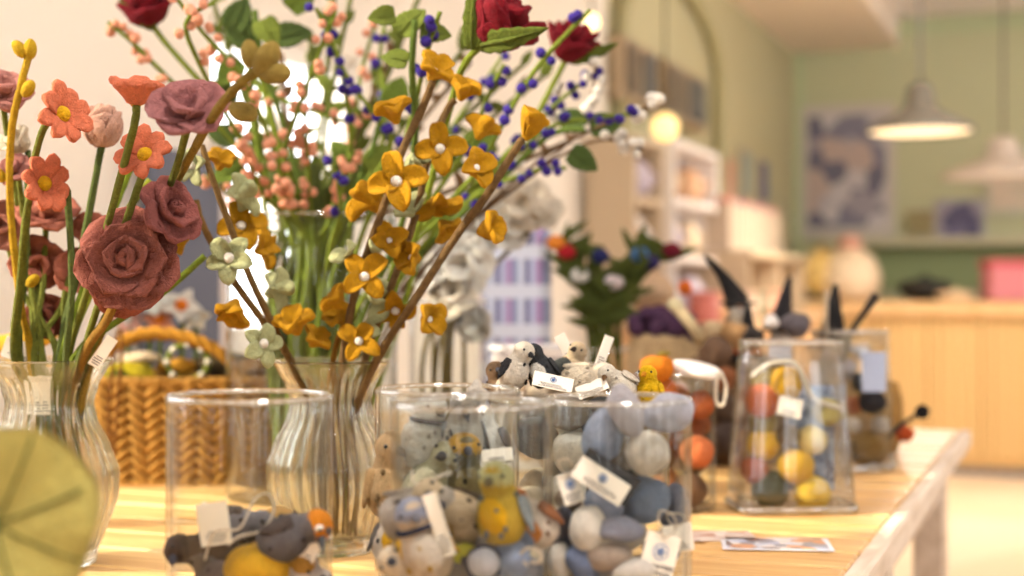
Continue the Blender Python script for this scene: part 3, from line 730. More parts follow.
# postcards
cardm = patchy('postcard_photo', [(206, 214, 232), (150, 150, 164), (232, 226, 226), (110, 84, 80), (190, 196, 220), (216, 160, 120)], 60, .3)
t = thing('postcard', 'glossy printed postcard lying at the table front by the tapered vase', 'postcard', T(776, 1.55, TZ+.0012))
t.rotation_euler.z = math.radians(-6)
MB().box((0, 0, 0), (.118, .075, .0008), r=.0003).build('card', plain((236, 236, 246), .3), t, smooth=False)
MB().box((0, 0, .0006), (.108, .066, .0003)).build('photo_print', cardm, t, smooth=False)
t = thing('postcard', 'second postcard lying left of it, partly behind the pebble glass', 'postcard', T(712, 1.60, TZ+.0012))
t.rotation_euler.z = math.radians(3)
MB().box((0, 0, 0), (.095, .06, .0008), r=.0003).build('card', plain((226, 206, 196), .3), t, smooth=False)
MB().box((0, 0, .0006), (.085, .05, .0003)).build('photo_print', patchy('postcard_photo2', [(222, 200, 190), (236, 224, 214), (196, 150, 130)], 50, .3), t, smooth=False)

# ================================================================ FLOWERS
MUS = (190, 138, 12); SAGE = (178, 182, 134); BROWN = (126, 98, 60); CORAL = (224, 124, 90); MAUVE = (152, 90, 78); GST = (118, 124, 48); GST2 = (92, 106, 52)
def flower_mesh(name, col, n, ln, w, a0, a1, cup, pw=.62, tip=.8, th=.0036, jit=.12, seed=0, r0=.0015):
    rr = random.Random(seed); mb = MB()
    for k in range(n):
        mb.petal(ln*rr.uniform(.9, 1.1), w*rr.uniform(.92, 1.08), th, a0+rr.uniform(-8, 8), a1+rr.uniform(-10, 10), cup*rr.uniform(.6, 1.3), pw, tip, 2*PI*k/n+rr.uniform(-jit, jit), r0)
    mb.ell((0, 0, .001), .0042, None, 10, 8)
    return mb.mesh(name, felt(col, .12))
mus_open = [flower_mesh('blossom', MUS, 4, .0235, .0175, 50, -18, .6, pw=1.25, tip=.58, th=.0066, seed=i) for i in range(3)]
mus_half = [flower_mesh('blossom', MUS, 4, .0240, .0178, 80, 5, .6, pw=1.25, tip=.58, th=.0066, seed=10+i) for i in range(3)]
mus_cup = [flower_mesh('blossom', MUS, 3, .025, .021, 84, 28, .65, pw=1.25, tip=.58, th=.0062, seed=20+i) for i in range(2)]
sage_open = [flower_mesh('blossom', SAGE, 5, .0215, .0160, 44, -8, .5, pw=1.2, tip=.58, th=.0058, seed=30+i) for i in range(3)]
sage_bud = [flower_mesh('blossom', SAGE, 2, .019, .0155, 50, 20, .35, pw=1.2, tip=.6, th=.004, seed=40)]
cor_open = [flower_mesh('blossom', CORAL, 8, .0205, .0128, 52, 0, .35, pw=1.6, tip=.42, th=.0062, seed=50+i, r0=.004) for i in range(2)]
cor_cup = [flower_mesh('blossom', CORAL, 8, .0225, .0155, 70, 25, .2, pw=1.6, tip=.42, th=.0062, seed=60+i, r0=.003) for i in range(2)]
bead_me = MB().ell((0, 0, 0), .0046, None, 14, 10).mesh('bead', felt((248, 242, 230), .03))
yball_me = MB().ell((0, 0, 0), .0062, None, 14, 10).mesh('flower_centre', felt((236, 184, 30), .1))
def blossom(t, me, px, py, Y, d, spin=0, bead=None, sc=1.0, bz=.006, bloom=1.16):
    sc *= bloom
    o = inst(me, 'blossom', t, P(px, py, Y)-Vector(t.location), face(d, spin), sc)
    if bead: inst(bead, 'bead' if bead is bead_me else 'flower_centre', o, (0, 0, bz))
    return o
def stem(t, pts, r, col, name='stem', wob=.08, n=7):
    pp = smooth_path(pts, n)
    if not hasattr(r, '__len__'): rr = [r]*len(pp)
    else: rr = [r[0]+(r[1]-r[0])*i/(len(pp)-1) for i in range(len(pp))]
    return MB().tube(pp, rr, 10, wob=wob).build(name, felt(col, .22), t, world=True)
MG = 'mustard felt flower branches in the centre vase'
base = Vector((X(331, YV), YV, TZ+.0145))
def bpt(dx, dy=0): return base+Vector((dx, dy, .003))
Yf = 1.44
# branch A
t = thing('flower_branch', 'tall mustard flower branch rising from the vase centre to the serrated leaves', 'felt flower branch', bpt(.012), MG)
stem(t, [bpt(.012), P(338, 430, 1.51), P(343, 358, 1.49), P(355, 293, 1.46), P(372, 240, 1.44), P(387, 197, 1.43), P(397, 163, 1.43), P(427, 97, 1.42), P(433, 78, 1.42)], (.0044, .004), BROWN)
for me, px, py, Y, d, sp, bd, s_ in [
    (mus_half[0], 431, 78, 1.42, (.5, .75, .7), .3, bead_me, 1.0), (mus_half[1], 396, 121, 1.42, (-.2, .3, .9), .9, None, 1.0), (mus_open[0], 397, 184, 1.41, (0, 1, .25), .2, bead_me, 1.12),
    (mus_open[1], 373, 203, 1.45, (-.4, -.5, .5), .5, None, 1.05), (mus_open[2], 365, 279, 1.43, (0, 1, .3), .75, bead_me, .98), (mus_half[2], 343, 306, 1.46, (-.5, .2, .5), 0, None, .9), (mus_open[1], 359, 343, 1.45, (.1, 1, .35), 1.0, bead_me, .85)]:
    blossom(t, me, px, py, Y, d, sp, bd, s_)
for px, py, d in ((350, 256, (-.8, .6, .4)), (374, 249, (.6, .5, .6)), (405, 172, (-.3, .6, .6)), (415, 163, (.6, .5, .6))): blossom(t, sage_bud[0], px, py, 1.44, d, .3, None, 1.05)
# branch B
t = thing('flower_branch', 'mustard flower branch running up behind the tallest one, middle of three', 'felt flower branch', bpt(.022, .004), MG)
stem(t, [bpt(.022, .004), P(355, 430, 1.52), P(365, 360, 1.50), P(380, 317, 1.48), P(402, 257, 1.47), P(417, 210, 1.47), P(430, 150, 1.47), P(447, 110, 1.47), P(455, 100, 1.47)], (.0042, .0038), BROWN)
for me, px, py, Y, d, sp, bd, s_ in [
    (mus_half[2], 461, 98, 1.46, (.3, .4, .9), .7, None, .95), (mus_open[0], 440, 151, 1.44, (.05, 1, .2), .1, bead_me, 1.0), (mus_open[2], 434, 200, 1.48, (.2, .3, -.8), .4, None, 1.0),
    (mus_half[0], 389, 243, 1.45, (.1, 1, .2), .3, bead_me, .95), (mus_half[1], 418, 259, 1.45, (-.7, .7, .2), .6, bead_me, .92), (mus_open[1], 395, 306, 1.48, (.1, .6, -.6), .2, bead_me, .9), (mus_half[0], 441, 222, 1.49, (.5, .3, -.6), 1.2, None, .8)]:
    blossom(t, me, px, py, Y, d, sp, bd, s_)
for px, py, d in ((412, 214, (-.2, .6, .7)), (370, 322, (.5, .7, .2)), (374, 300, (.4, .6, .8))): blossom(t, sage_bud[0], px, py, 1.47, d, 1.0, None, 1.15)
# branch C
t = thing('flower_branch', 'mustard flower branch leaning right and ending in a cupped flower', 'felt flower branch', bpt(.03), MG)
stem(t, [bpt(.026, -.01), P(352, 430, 1.50), P(376, 362, 1.48), P(413, 303, 1.45), P(456, 237, 1.43), P(490, 190, 1.42), P(517, 147, 1.41), P(522, 140, 1.41)], (.0044, .004), BROWN)
for me, px, py, Y, d, sp, bd, s_ in [
    (mus_cup[0], 526, 137, 1.41, (.35, .15, .9), 1.1, None, 1.05), (mus_half[1], 472, 172, 1.41, (.5, .8, .4), .2, bead_me, 1.0), (mus_cup[1], 480, 232, 1.42, (.8, .5, .2), .2, None, 1.0),
    (mus_half[2], 424, 320, 1.44, (.6, .7, .1), .7, bead_me, .95), (mus_half[0], 478, 137, 1.47, (.3, -.4, .7), .9, None, .9)]:
    blossom(t, me, px, py, Y, d, sp, bd, s_)
# branch E with sage flowers
t = thing('flower_branch', 'sage green flower branch with white beads leaning left over the basket', 'felt flower branch', bpt(-.02), MG)
stem(t, [bpt(-.01, -.005), P(318, 430, 1.50), P(290, 360, 1.47), P(268, 315, 1.45), P(250, 277, 1.43), P(230, 225, 1.42), P(213, 180, 1.41), P(202, 145, 1.41)], (.0042, .003), (120, 92, 50))
for me, px, py, Y, d, sp, bd, s_ in [
    (sage_open[0], 231, 259, 1.40, (-.1, 1, .15), .9, bead_me, 1.0), (sage_open[1], 238, 197, 1.44, (.5, -.5, .3), .3, None, 1.0), (sage_open[2], 197, 166, 1.42, (-.6, .8, 0), .2, bead_me, .8),
    (sage_open[1], 273, 288, 1.46, (.5, -.6, .1), .8, None, .95), (sage_open[2], 261, 344, 1.42, (.55, .8, .1), 0, bead_me, .92)]:
    blossom(t, me, px, py, Y, d, sp, bd, s_)
# branch F mustard left
t = thing('flower_branch', 'mustard flower branch crossing behind the sage green one at left', 'felt flower branch', bpt(-.03), MG)
stem(t, [bpt(-.022, .006), P(312, 430, 1.53), P(296, 370, 1.50), P(262, 320, 1.48), P(230, 275, 1.47), P(203, 225, 1.46), P(196, 200, 1.46)], (.0042, .0034), (124, 92, 46))
for me, px, py, Y, d, sp, bd, s_ in [
    (mus_open[0], 240, 229, 1.46, (.3, .8, .4), .2, bead_me, 1.0), (mus_half[1], 236, 302, 1.44, (-.2, .5, -.8), .5, bead_me, 1.0), (mus_open[1], 190, 235, 1.47, (-.8, .4, .3), .2, None, .8),
    (mus_half[0], 219, 168, 1.48, (.3, .5, .7), .2, None, .8), (mus_open[2], 260, 250, 1.49, (.7, .3, .2), .2, None, .85), (mus_half[2], 297, 332, 1.46, (-.2, .5, .8), .3, None, 1.1), (mus_half[0], 312, 345, 1.47, (.5, .5, .6), .3, None, .8)]:
    blossom(t, me, px, py, Y, d, sp, bd, s_)
# short one
t = thing('flower_branch', 'short mustard flower stub just above the centre vase rim', 'felt flower branch', bpt(.005, .01), MG)
stem(t, [bpt(.004, .012), P(331, 430, 1.53), P(333, 362, 1.50), P(344, 322, 1.49)], (.0036, .003), (150, 104, 30))
blossom(t, mus_half[1], 342, 322, 1.49, (-.3, .4, .6), .4, None, .85)

# ---- left vase flowers
baseL = Vector((X(50, YL), YL, TZ+.0145))
LG = 'felt flowers in the far left vase'
def lstem(t, dx, pts, r=.0034, col=GST):
    stem(t, [baseL+Vector((dx, 0, .002)), baseL+Vector((dx*.6, 0, .12))]+[P(*p) for p in pts], r, col)
def daisy(label, dx, pts, me, d, sp=0, centre=True, s_=1.0):
    t = thing('coral_daisy', label, 'felt daisy', baseL+Vector((dx, 0, .002)), LG)
    lstem(t, dx, pts[:-1]+[pts[-1]])
    px, py, Y = pts[-1]
    o = blossom(t, me, px, py, Y, d, sp, yball_me if centre else None, s_, bz=.004)
    return t
daisy('coral felt daisy turned right with petals folded back, top left', -.018, [(18, 350, 1.44), (23, 270, 1.40), (30, 190, 1.36), (42, 132, 1.33), (58, 116, 1.32)], cor_open[0], (.8, .55, .2), .2, True, 1.15)
daisy('coral felt daisy facing right, below the top left one', -.024, [(14, 356, 1.43), (20, 280, 1.39), (28, 205, 1.35), (40, 184, 1.34)], cor_open[1], (.75, .6, .05), .5, True, 1.1)
daisy('coral felt daisy seen from below, petals fanned upward on a green stem', .012, [(70, 350, 1.42), (100, 250, 1.32), (120, 180, 1.25), (135, 122, 1.2), (136, 104, 1.2)], cor_cup[0], (.1, .15, 1), .35, True, 1.06)
daisy('coral felt daisy with yellow centre beside the mauve roses', .02, [(84, 350, 1.40), (110, 270, 1.33), (132, 205, 1.28), (148, 158, 1.25)], cor_open[0], (-.2, .9, .4), .1, True, 1.02)

def rose_mesh(name, col, s=1.0, rings=((3, 80, 85, .020, .020), (5, 66, 58, .024, .026), (6, 46, 28, .029, .032), (7, 20, -2, .032, .036)), th=.0056, seed=0, pw=1.1, tip=.42):
    rr = random.Random(seed); mb = MB()
    for k, (n, a0, a1, ln, w) in enumerate(rings):
        for i in range(n):
            mb.petal(ln*s*rr.uniform(.92, 1.08), w*s, th*s, a0+rr.uniform(-6, 6), a1+rr.uniform(-8, 8), .28, pw, tip, 2*PI*i/n+k*.5+rr.uniform(-.1, .1), (.001+k*.0016)*s, z0=(.004-k*.002)*s, wav=.0008*s, sd=rr.random()*6, ns=8, nt=6)
    return mb.mesh(name, felt(col, .14))
mauve_rose = rose_mesh('blossom', MAUVE, 1.0, seed=2)
dark_rose = rose_mesh('blossom', (150, 86, 80), 1.0, rings=((3, 80, 80, .018, .018), (5, 60, 40, .024, .026), (6, 28, 0, .028, .032)), seed=3)
brick_rose = rose_mesh('blossom', (172, 98, 84), 1.0, rings=((3, 70, 60, .02, .024), (5, 30, 0, .026, .032)), seed=4)
blush_rose = rose_mesh('blossom', (206, 160, 140), 1.0, rings=((3, 86, 92, .028, .022), (4, 80, 84, .030, .030), (5, 68, 82, .030, .032)), seed=5, tip=.4)
cream_rose = rose_mesh('blossom', (236, 220, 196), 1.0, rings=((3, 70, 80, .026, .022), (4, 60, 45, .028, .026)), seed=6)
red_rose = rose_mesh('blossom', (110, 4, 22), 1.0, rings=((3, 84, 92, .034, .024), (4, 78, 84, .036, .034), (5, 68, 62, .038, .040), (5, 58, 40, .036, .040)), seed=7, pw=.72, tip=.7)
def rosething(name, label, cat, t0, pts, me, d, s_=1.0, col=GST, r=.0036, sp=0, grp=LG, dx=0, base_=None):
    b0 = (base_ or baseL)+Vector((t0, 0, .002))
    t = thing(name, label, cat, b0, grp)
    stem(t, [b0, (base_ or baseL)+Vector((t0*.6, 0, .12))]+[P(*p) for p in pts], r, col)
    blossom(t, me, pts[-1][0], pts[-1][1], pts[-1][2], d, sp, None, s_, bloom=1.0)
    return t
rosething('felt_rose', 'large mauve felt rose with layered petals facing the front', 'felt rose', .022, [(86, 352, 1.40), (108, 318, 1.34), (130, 262, 1.30)], mauve_rose, (.15, 1, .15), 1.32, (150, 112, 40), .0045)
t = rosething('felt_rose', 'mauve felt rose turned right, above the large layered one', 'felt rose', .026, [(90, 352, 1.41), (120, 290, 1.34), (165, 215, 1.30)], dark_rose, (.75, .6, .35), 1.1, GST, .0036, sp=.4)
rosething('felt_rose', 'mauve felt rosette tucked under the large layered rose', 'felt rose', .016, [(82, 352, 1.41), (110, 316, 1.36), (122, 288, 1.345)], brick_rose, (.1, .7, -.6), 1.05, GST2, .0036)
rosething('felt_rose', 'blurred mauve and peach felt bloom in front of the green stems', 'felt rose', .028, [(92, 350, 1.42), (135, 260, 1.38), (172, 180, 1.30), (190, 118, 1.14)], rose_mesh('blossom', (172, 112, 112), 1.0, rings=((3, 60, 50, .022, .030), (5, 25, 10, .028, .036)), seed=12), (.1, .75, .6), 1.1, GST, .0033)
rosething('felt_rose', 'blush pink folded felt rosebud behind the coral daisies', 'felt rose', .004, [(60, 350, 1.45), (80, 260, 1.43), (98, 165, 1.42), (102, 146, 1.42)], blush_rose, (.1, .25, 1), 1.25, GST2, .0036)
rosething('felt_tulip', 'cream felt tulip between the two left coral daisies', 'felt tulip', -.02, [(20, 352, 1.46), (26, 260, 1.45), (28, 150, 1.45)], cream_rose, (-.5, .6, .5), .95, GST2, .003)
for lb, px, py, Y, d, s_, c in [
    ('dusty pink felt bloom cut off at the left edge, beside the bud twig', 2, 98, 1.42, (.3, .7, .6), 1.1, (196, 132, 122)),
    ('small dusty rose felt bloom below the cream tulip', 18, 172, 1.43, (-.2, .8, .4), .7, (170, 110, 100)),
    ('wide brick rose felt bloom high at left behind the green stems', 46, 222, 1.48, (.2, .5, .7), 1.25, (184, 112, 92)),
    ('brick rose felt bloom at mid height behind the left green stems', 38, 262, 1.49, (.3, .8, -.2), 1.15, (180, 106, 86)),
    ('brick rose felt bloom right of the mid height one', 76, 275, 1.49, (.4, .8, .3), 1.05, (186, 110, 88)),
    ('darkest brick felt bloom, lowest behind the left green stems', 52, 312, 1.49, (-.2, .9, -.2), .95, (140, 78, 62)),
    ('muted rose felt bloom at the left edge behind the bud twig', 4, 228, 1.47, (.2, .9, .2), 1.0, (178, 116, 98)),
    ('small brick felt bloom high between the stems and the large rose', 90, 232, 1.49, (.3, .7, .3), .8, (176, 104, 84))]:
    me = rose_mesh('blossom', c, 1.0, rings=((3, 72, 60, .02, .024), (5, 35, 5, .026, .032)), seed=int(px)+30)
    rosething('felt_rose', lb, 'felt rose', R.uniform(-.02, .02), [(40+R.uniform(-15, 25), 352, 1.46), ((px+40)/2, (py+352)/2, 1.47), (px, py, Y)], me, d, s_, GST, .003, sp=R.random())
# leaves and green bare stems
for i, (lb, pts, c) in enumerate([
    ('thin green felt stem curving right below the mauve rose', [(75, 356, 1.42), (112, 325, 1.41), (160, 295, 1.42), (205, 256, 1.43)], (120, 136, 40)),
    ('green felt stem rising behind the blush rosebud', [(62, 355, 1.43), (90, 270, 1.43), (118, 200, 1.43), (134, 160, 1.44)], (126, 146, 40)),
    ('bright green felt stem rising beside the large mauve rose', [(68, 355, 1.44), (96, 280, 1.45), (118, 225, 1.45), (150, 180, 1.46)], (160, 168, 50)),
    ('dark green felt stem between the coral daisies', [(66, 356, 1.40), (72, 290, 1.38), (68, 200, 1.36), (66, 190, 1.36)], GST2)]):
    b0 = baseL+Vector((.01*(i-1.5), .01, .002))
    t = MB().tube(smooth_path([b0, b0+Vector((0, 0, .11))]+[P(*p) for p in pts], 7), .0034, 10, wob=.08).build('bare_twig', felt(c, .22), world=True)
    tag(t, lb, 'felt stem', LG)
def budtwig(label, pts, buds, col, r=.0036, name='bud_twig', grp=LG, base_=None, bc=None):
    b0 = P(*pts[0]) if base_ is None else base_
    t = thing(name, label, 'felt twig', b0, grp)
    stem(t, ([b0, b0+Vector((0, 0, .1))] if base_ is not None else [])+[P(*p) for p in pts], r, col)
    for (px, py, Y, d, s_) in buds:
        MB().ell((0, 0, .008*s_), (.0062*s_, .0062*s_, .0098*s_), None, 14, 10, amp=.1).build('bud', felt(bc or col, .15), t, loc=P(px, py, Y)-b0, rot=face(d))
budtwig('yellow felt bud twig with two round buds at its tip, far left', [(30, 352, 1.46), (20, 300, 1.43), (10, 200, 1.40), (12, 130, 1.38), (20, 90, 1.37), (28, 58, 1.37)],
        [(25, 56, 1.37, (-.6, .2, .8), 1.0), (29, 58, 1.37, (.2, .2, 1), 1.05), (24, 95, 1.37, (.6, .3, .7), 1.0), (4, 180, 1.40, (-.6, .3, .6), 1.0), (28, 285, 1.42, (.8, .3, .6), .9)], (190, 150, 30), base_=baseL+Vector((-.015, -.01, .002)), bc=(206, 168, 34))
budtwig('blurred olive felt bud twig reaching up right in front of the mauve bloom', [(94, 352, 1.42), (138, 265, 1.39), (170, 195, 1.36), (195, 148, 1.22), (216, 112, 1.10), (238, 86, 1.06), (256, 72, 1.05)],
        [(258, 72, 1.05, (.6, .3, .8), 1.5), (262, 74, 1.05, (1, .2, .0), 1.3), (232, 108, 1.07, (.8, .3, -.3), 1.3), (250, 66, 1.05, (0, .1, 1), 1.1)], (150, 124, 50), r=.0038, base_=baseL+Vector((.03, -.01, .002)), bc=(160, 136, 66))
# cream tag inside left vase
ttag('printed white label standing inside the left ribbed vase', 40, 395, 1.43, .026, .040, (0, 0, 0), group=TG, string=False, emblem=False)
ttag('white paper tag with dark edge poking out of the left vase rim', 103, 352, 1.40, .012, .034, (0, 20, 35), group=TG, string=False, emblem=False)
ttag('white card corner poking out at the left of the vase rim', 22, 352, 1.47, .040, .022, (0, 0, 20), group=TG, string=False, emblem=False)

# ---- rear bouquet
YB = 1.92
bx = X(312, YB)
glass_cyl('tall_glass_vase', 'tall clear glass vase of thick green stems behind the centre vase', 'glass vase', bx, YB, .115, .375, th=.004, base=.02)
baseB = Vector((bx, YB, TZ+.022))
def leaf_mesh(name, col, ln=.05, w=.038, serr=True):
    mb = MB(); mb.petal(ln, w, .0035, 12, -12, .18, .72, .75, 0, 0, ns=14, nt=8)
    if serr:
        for k in range(len(mb.v)):
            v = mb.v[k]
            if abs(v.y) > w*.28: v.y *= 1+.12*math.sin(v.x*900)
    mb.tube([(0, 0, .002), (ln*.45, 0, .0035+ln*.05), (ln*.9, 0, .002)], [.0016, .0014, .0006], 6)
    return mb.mesh(name, felt(col, .18))
leafG = leaf_mesh('leaf', (104, 124, 44)); leafD = leaf_mesh('leaf', (74, 92, 40)); leafL = leaf_mesh('leaf', (112, 126, 46))
leafS = leaf_mesh('leaf', (104, 116, 44), .03, .017); leafB = leaf_mesh('leaf', (124, 92, 60), .022, .014)
leafN = leaf_mesh('leaf', (78, 88, 34), .06, .016)
berry = {}
def berry_mesh(c, r=.0058):
    k = (c, r)
    if k not in berry: berry[k] = MB().ell((0, 0, 0), r, None, 12, 8, amp=.08).mesh('berry', felt(c, .08))
    return berry[k]
PINK = (236, 164, 132); PURP = (62, 44, 140); WBER = (240, 232, 220)
def berry_branch(label, pts, col, n, start=.35, r=.0058, sr=.0032, scol=(124, 142, 48), cat='felt berry branch', grp=None, pedic=.008, seed=0, base_=None, leaves=(), extra=(), trio=2):
    rr = random.Random(seed+77)
    b0 = base_ if base_ is not None else baseB+Vector((rr.uniform(-.05, .05), rr.uniform(-.03, .03), .003))
    t = thing('berry_branch', label, cat, b0, grp)
    W = [P(*p) for p in pts]
    low = [b0, b0.lerp(W[0], .5)+Vector((0, 0, .03))] if (b0-W[0]).length > .05 else []
    pp = smooth_path(low+W, 7)
    MB().tube(pp, [sr*(1.25-.5*i/len(pp)) for i in range(len(pp))], 8, wob=.1).build('stem', felt(scol, .2), t, world=True)
    W2 = smooth_path(W, 10); me = berry_mesh(col, r)
    tot = len(W2)
    for i in range(n):
        q = start+(1-start)*(i//trio*trio)/(n-1) if n > 1 else 1
        p = W2[min(tot-1, int(q*(tot-1)))]
        d = Vector((rr.uniform(-1, 1), rr.uniform(-1, .6), rr.uniform(-.8, 1))).normalized()
        inst(me, 'berry', t, p+d*pedic-b0, None, rr.uniform(.85, 1.12))
    for (px, py, Y) in extra: inst(me, 'berry', t, P(px, py, Y)-b0)
    for (px, py, Y, d, sp, s_, m) in leaves: inst(m, 'leaf', t, P(px, py, Y)-b0, face(d, sp), s_)
    return t
BG = 'felt berry branches behind the centre vase'
pk = [
 ('pink berry branch arching furthest left, tip beside the left dark red rose', [(300, 230, 1.9), (240, 150, 1.85), (165, 75, 1.78), (135, 45, 1.76), (108, 22, 1.75)], 14),
 ('pink berry branch crossing in front of the left red rose', [(295, 240, 1.88), (235, 130, 1.75), (205, 75, 1.66), (186, 24, 1.6), (215, 2, 1.6)], 10),
 ('pink berry branch running up left of the green leaves', [(300, 230, 1.85), (270, 140, 1.75), (240, 75, 1.68), (205, 35, 1.65), (172, -8, 1.62)], 14),
 ('pink berry branch rising straight toward the purple tips', [(308, 230, 1.85), (285, 160, 1.8), (290, 133, 1.75), (310, 77, 1.7), (330, 25, 1.68), (336, 10, 1.68)], 16),
 ('pink berry branch ending in a dense low cluster left of the vase mouth', [(305, 240, 1.85), (268, 200, 1.8), (250, 165, 1.78), (238, 130, 1.76)], 18),
 ('pink berry branch with a dense cluster above the vase mouth', [(310, 250, 1.85), (292, 210, 1.8), (280, 175, 1.76), (272, 140, 1.75)], 20),
 ('pink berry branch leaning slightly right of the dense cluster', [(315, 250, 1.88), (310, 200, 1.82), (308, 160, 1.78), (306, 132, 1.76)], 14),
 ('pink berry branch drooping low at the right of the vase mouth', [(318, 250, 1.86), (335, 215, 1.82), (345, 180, 1.8), (352, 150, 1.8)], 12),
 ('pink berry branch passing horizontally behind the stems', [(250, 75, 1.9), (262, 92, 1.88), (300, 106, 1.86), (345, 121, 1.85), (380, 118, 1.85)], 10),
 ('pink berry branch far back near the purple berries', [(320, 240, 1.95), (350, 150, 2.0), (362, 70, 2.0), (380, 15, 2.0)], 12),
 ('pink berry branch low behind the sage green flowers', [(300, 250, 1.95), (255, 225, 1.95), (225, 190, 1.95), (205, 175, 1.95)], 14)]
for i, (lb, pts, n) in enumerate(pk): berry_branch(lb, pts, PINK, n+2, seed=i, grp=BG, r=.0062, pedic=.0100)
pu = [
 ('purple berry branch at top left with berries beside its tip', [(325, 235, 1.88), (350, 150, 1.8), (345, 90, 1.74), (337, 55, 1.7), (316, 8, 1.68)], 9),
 ('purple berry branch slanting down right past the pink berries', [(335, 240, 1.85), (390, 150, 1.78), (372, 112, 1.75), (352, 85, 1.72), (336, 55, 1.7)], 9),
 ('short purple berry sprig beside the mustard flowers', [(330, 250, 1.8), (340, 215, 1.75), (338, 180, 1.72), (332, 165, 1.7)], 5),
 ('purple berry branch rising behind the tallest mustard branch', [(345, 240, 1.85), (385, 130, 1.9), (380, 60, 1.92), (388, 8, 1.92)], 10),
 ('purple berry branch behind the serrated leaf', [(360, 240, 1.8), (405, 140, 1.65), (425, 60, 1.55), (440, 12, 1.52)], 10),
 ('long purple berry branch slanting to the far right red rose', [(390, 260, 1.75), (470, 180, 1.7), (510, 110, 1.66), (543, 60, 1.64), (590, 10, 1.62)], 10),
 ('purple berry branch ending in a brown bud', [(400, 250, 1.8), (465, 150, 1.75), (490, 92, 1.72), (504, 65, 1.7)], 7),
 ('purple berry branch low at right reaching the white berries', [(400, 260, 1.9), (480, 190, 1.85), (545, 130, 1.82), (600, 118, 1.8), (632, 114, 1.8)], 16),
 ('purple berry branch behind, under the far right red rose', [(405, 255, 1.95), (500, 160, 1.9), (555, 105, 1.88), (600, 70, 1.86)], 16),
 ('purple berry branch lowest at right under the round leaf', [(410, 262, 1.9), (470, 200, 1.85), (530, 172, 1.82), (566, 168, 1.8)], 10),
 ('purple berry branch fading behind the top mustard flower', [(380, 240, 2.0), (450, 130, 2.0), (500, 60, 2.0), (520, 10, 2.0)], 12)]
for i, (lb, pts, n) in enumerate(pu): berry_branch(lb, pts, PURP, n, seed=20+i, grp=BG, r=.0062, pedic=.008)
wh = [
 ('white berry branch reaching furthest right with a single end berry', [(430, 260, 1.95), (540, 160, 1.9), (605, 124, 1.85), (640, 110, 1.82), (664, 102, 1.8)], 9, .72),
 ('white berry branch drooping right, below the furthest reaching one', [(430, 260, 1.95), (540, 170, 1.88), (600, 140, 1.84), (643, 150, 1.82)], 9, .76),
 ('white berry branch standing up right of the far red rose', [(440, 250, 1.95), (560, 150, 1.9), (590, 100, 1.86), (596, 48, 1.85)], 9, .6),
 ('white berry branch tangled among the purple berries at right', [(430, 250, 1.95), (500, 180, 1.9), (550, 120, 1.9), (560, 85, 1.9)], 8, .4)]
for i, (lb, pts, n, st) in enumerate(wh): berry_branch(lb, pts, WBER, n, start=st, seed=40+i, grp=BG, r=.0072, sr=.0022, scol=(110, 84, 60), pedic=.010)
# leafy branches
def leafy(label, pts, leaves, col=(96, 118, 46), Yd=0, name='leafy_branch', r=.004):
    b0 = baseB+Vector((R.uniform(-.05, .05), R.uniform(-.03, .03), .003))
    t = thing(name, label, 'felt leaf branch', b0, 'green felt leaf branches behind the centre vase')
    W = [P(*p) for p in pts]
    MB().tube(smooth_path([b0, b0.lerp(W[0], .5)+Vector((0, 0, .03))]+W, 7), r, 8, wob=.1).build('stem', felt(col, .2), t, world=True)
    for (px, py, Y, d, sp, s_, m) in leaves: inst(m, 'leaf', t, P(px, py, Y)-b0, face(d, sp), s_)
leafy('dark green leaf branch at the top left between the pink berries', [(310, 230, 1.9), (285, 130, 1.86), (262, 60, 1.84), (255, 10, 1.84)],
      [(232, 30, 1.84, (.1, 1, .3), 1.2, 1.0, leafD), (255, 45, 1.85, (0, 1, .2), 2.4, 1.1, leafD), (275, 40, 1.82, (.2, 1, .4), .3, 1.0, leafD), (240, 60, 1.86, (0, 1, 0), 4.0, .9, leafG), (290, 10, 1.86, (0, 1, .2), .8, 1.0, leafG), (262, 20, 1.8, (0, 1, .3), 5.2, .9, leafL)])
leafy('mid green leaf branch left of the dense pink cluster', [(305, 235, 1.95), (262, 170, 1.95), (235, 130, 1.95)],
      [(236, 140, 1.95, (0, 1, .2), 2.8, .9, leafD), (245, 165, 1.95, (0, 1, .2), 3.6, 1.0, leafG), (262, 180, 1.95, (0, 1, .3), .2, .9, leafG), (225, 110, 1.95, (.3, 1, 0), 1.7, 1.0, leafD)])
leafy('bright green leaf branch behind the tall mustard stem', [(330, 240, 1.9), (350, 200, 1.86), (372, 150, 1.84), (385, 100, 1.84)],
      [(352, 200, 1.84, (0, 1, .3), .5, 1.0, leafG), (368, 170, 1.84, (.2, 1, .2), .9, .9, leafL), (350, 165, 1.84, (.2, 1, .2), 2.2, .8, leafG), (390, 110, 1.86, (.2, 1, .2), 1.2, 1.0, leafG)])
leafy('dark leaf branch at right with a round leaf below the white berries', [(420, 255, 1.9), (500, 180, 1.88), (550, 135, 1.86), (585, 130, 1.85)],
      [(570, 152, 1.82, (0, 1, .1), -.6, .85, leafD), (560, 125, 1.86, (0, 1, .4), .3, .9, leafD), (590, 128, 1.86, (.2, 1, .2), .2, .9, leafD), (470, 150, 1.84, (0, 1, .4), .8, .9, leafG)])
leafy('pale green serrated leaf branch at the top, left of the big red rose', [(400, 230, 1.7), (415, 140, 1.6), (412, 70, 1.54), (415, 20, 1.52)],
      [(408, 62, 1.52, (-.2, 1, .3), 2.9, .62, leafL), (400, 35, 1.53, (-.1, .9, .5), .95, .85, leafL), (420, 32, 1.54, (.2, 1, .3), -.1, .7, leafL), (395, 15, 1.53, (.1, 1, .1), 3.3, .6, leafL)])
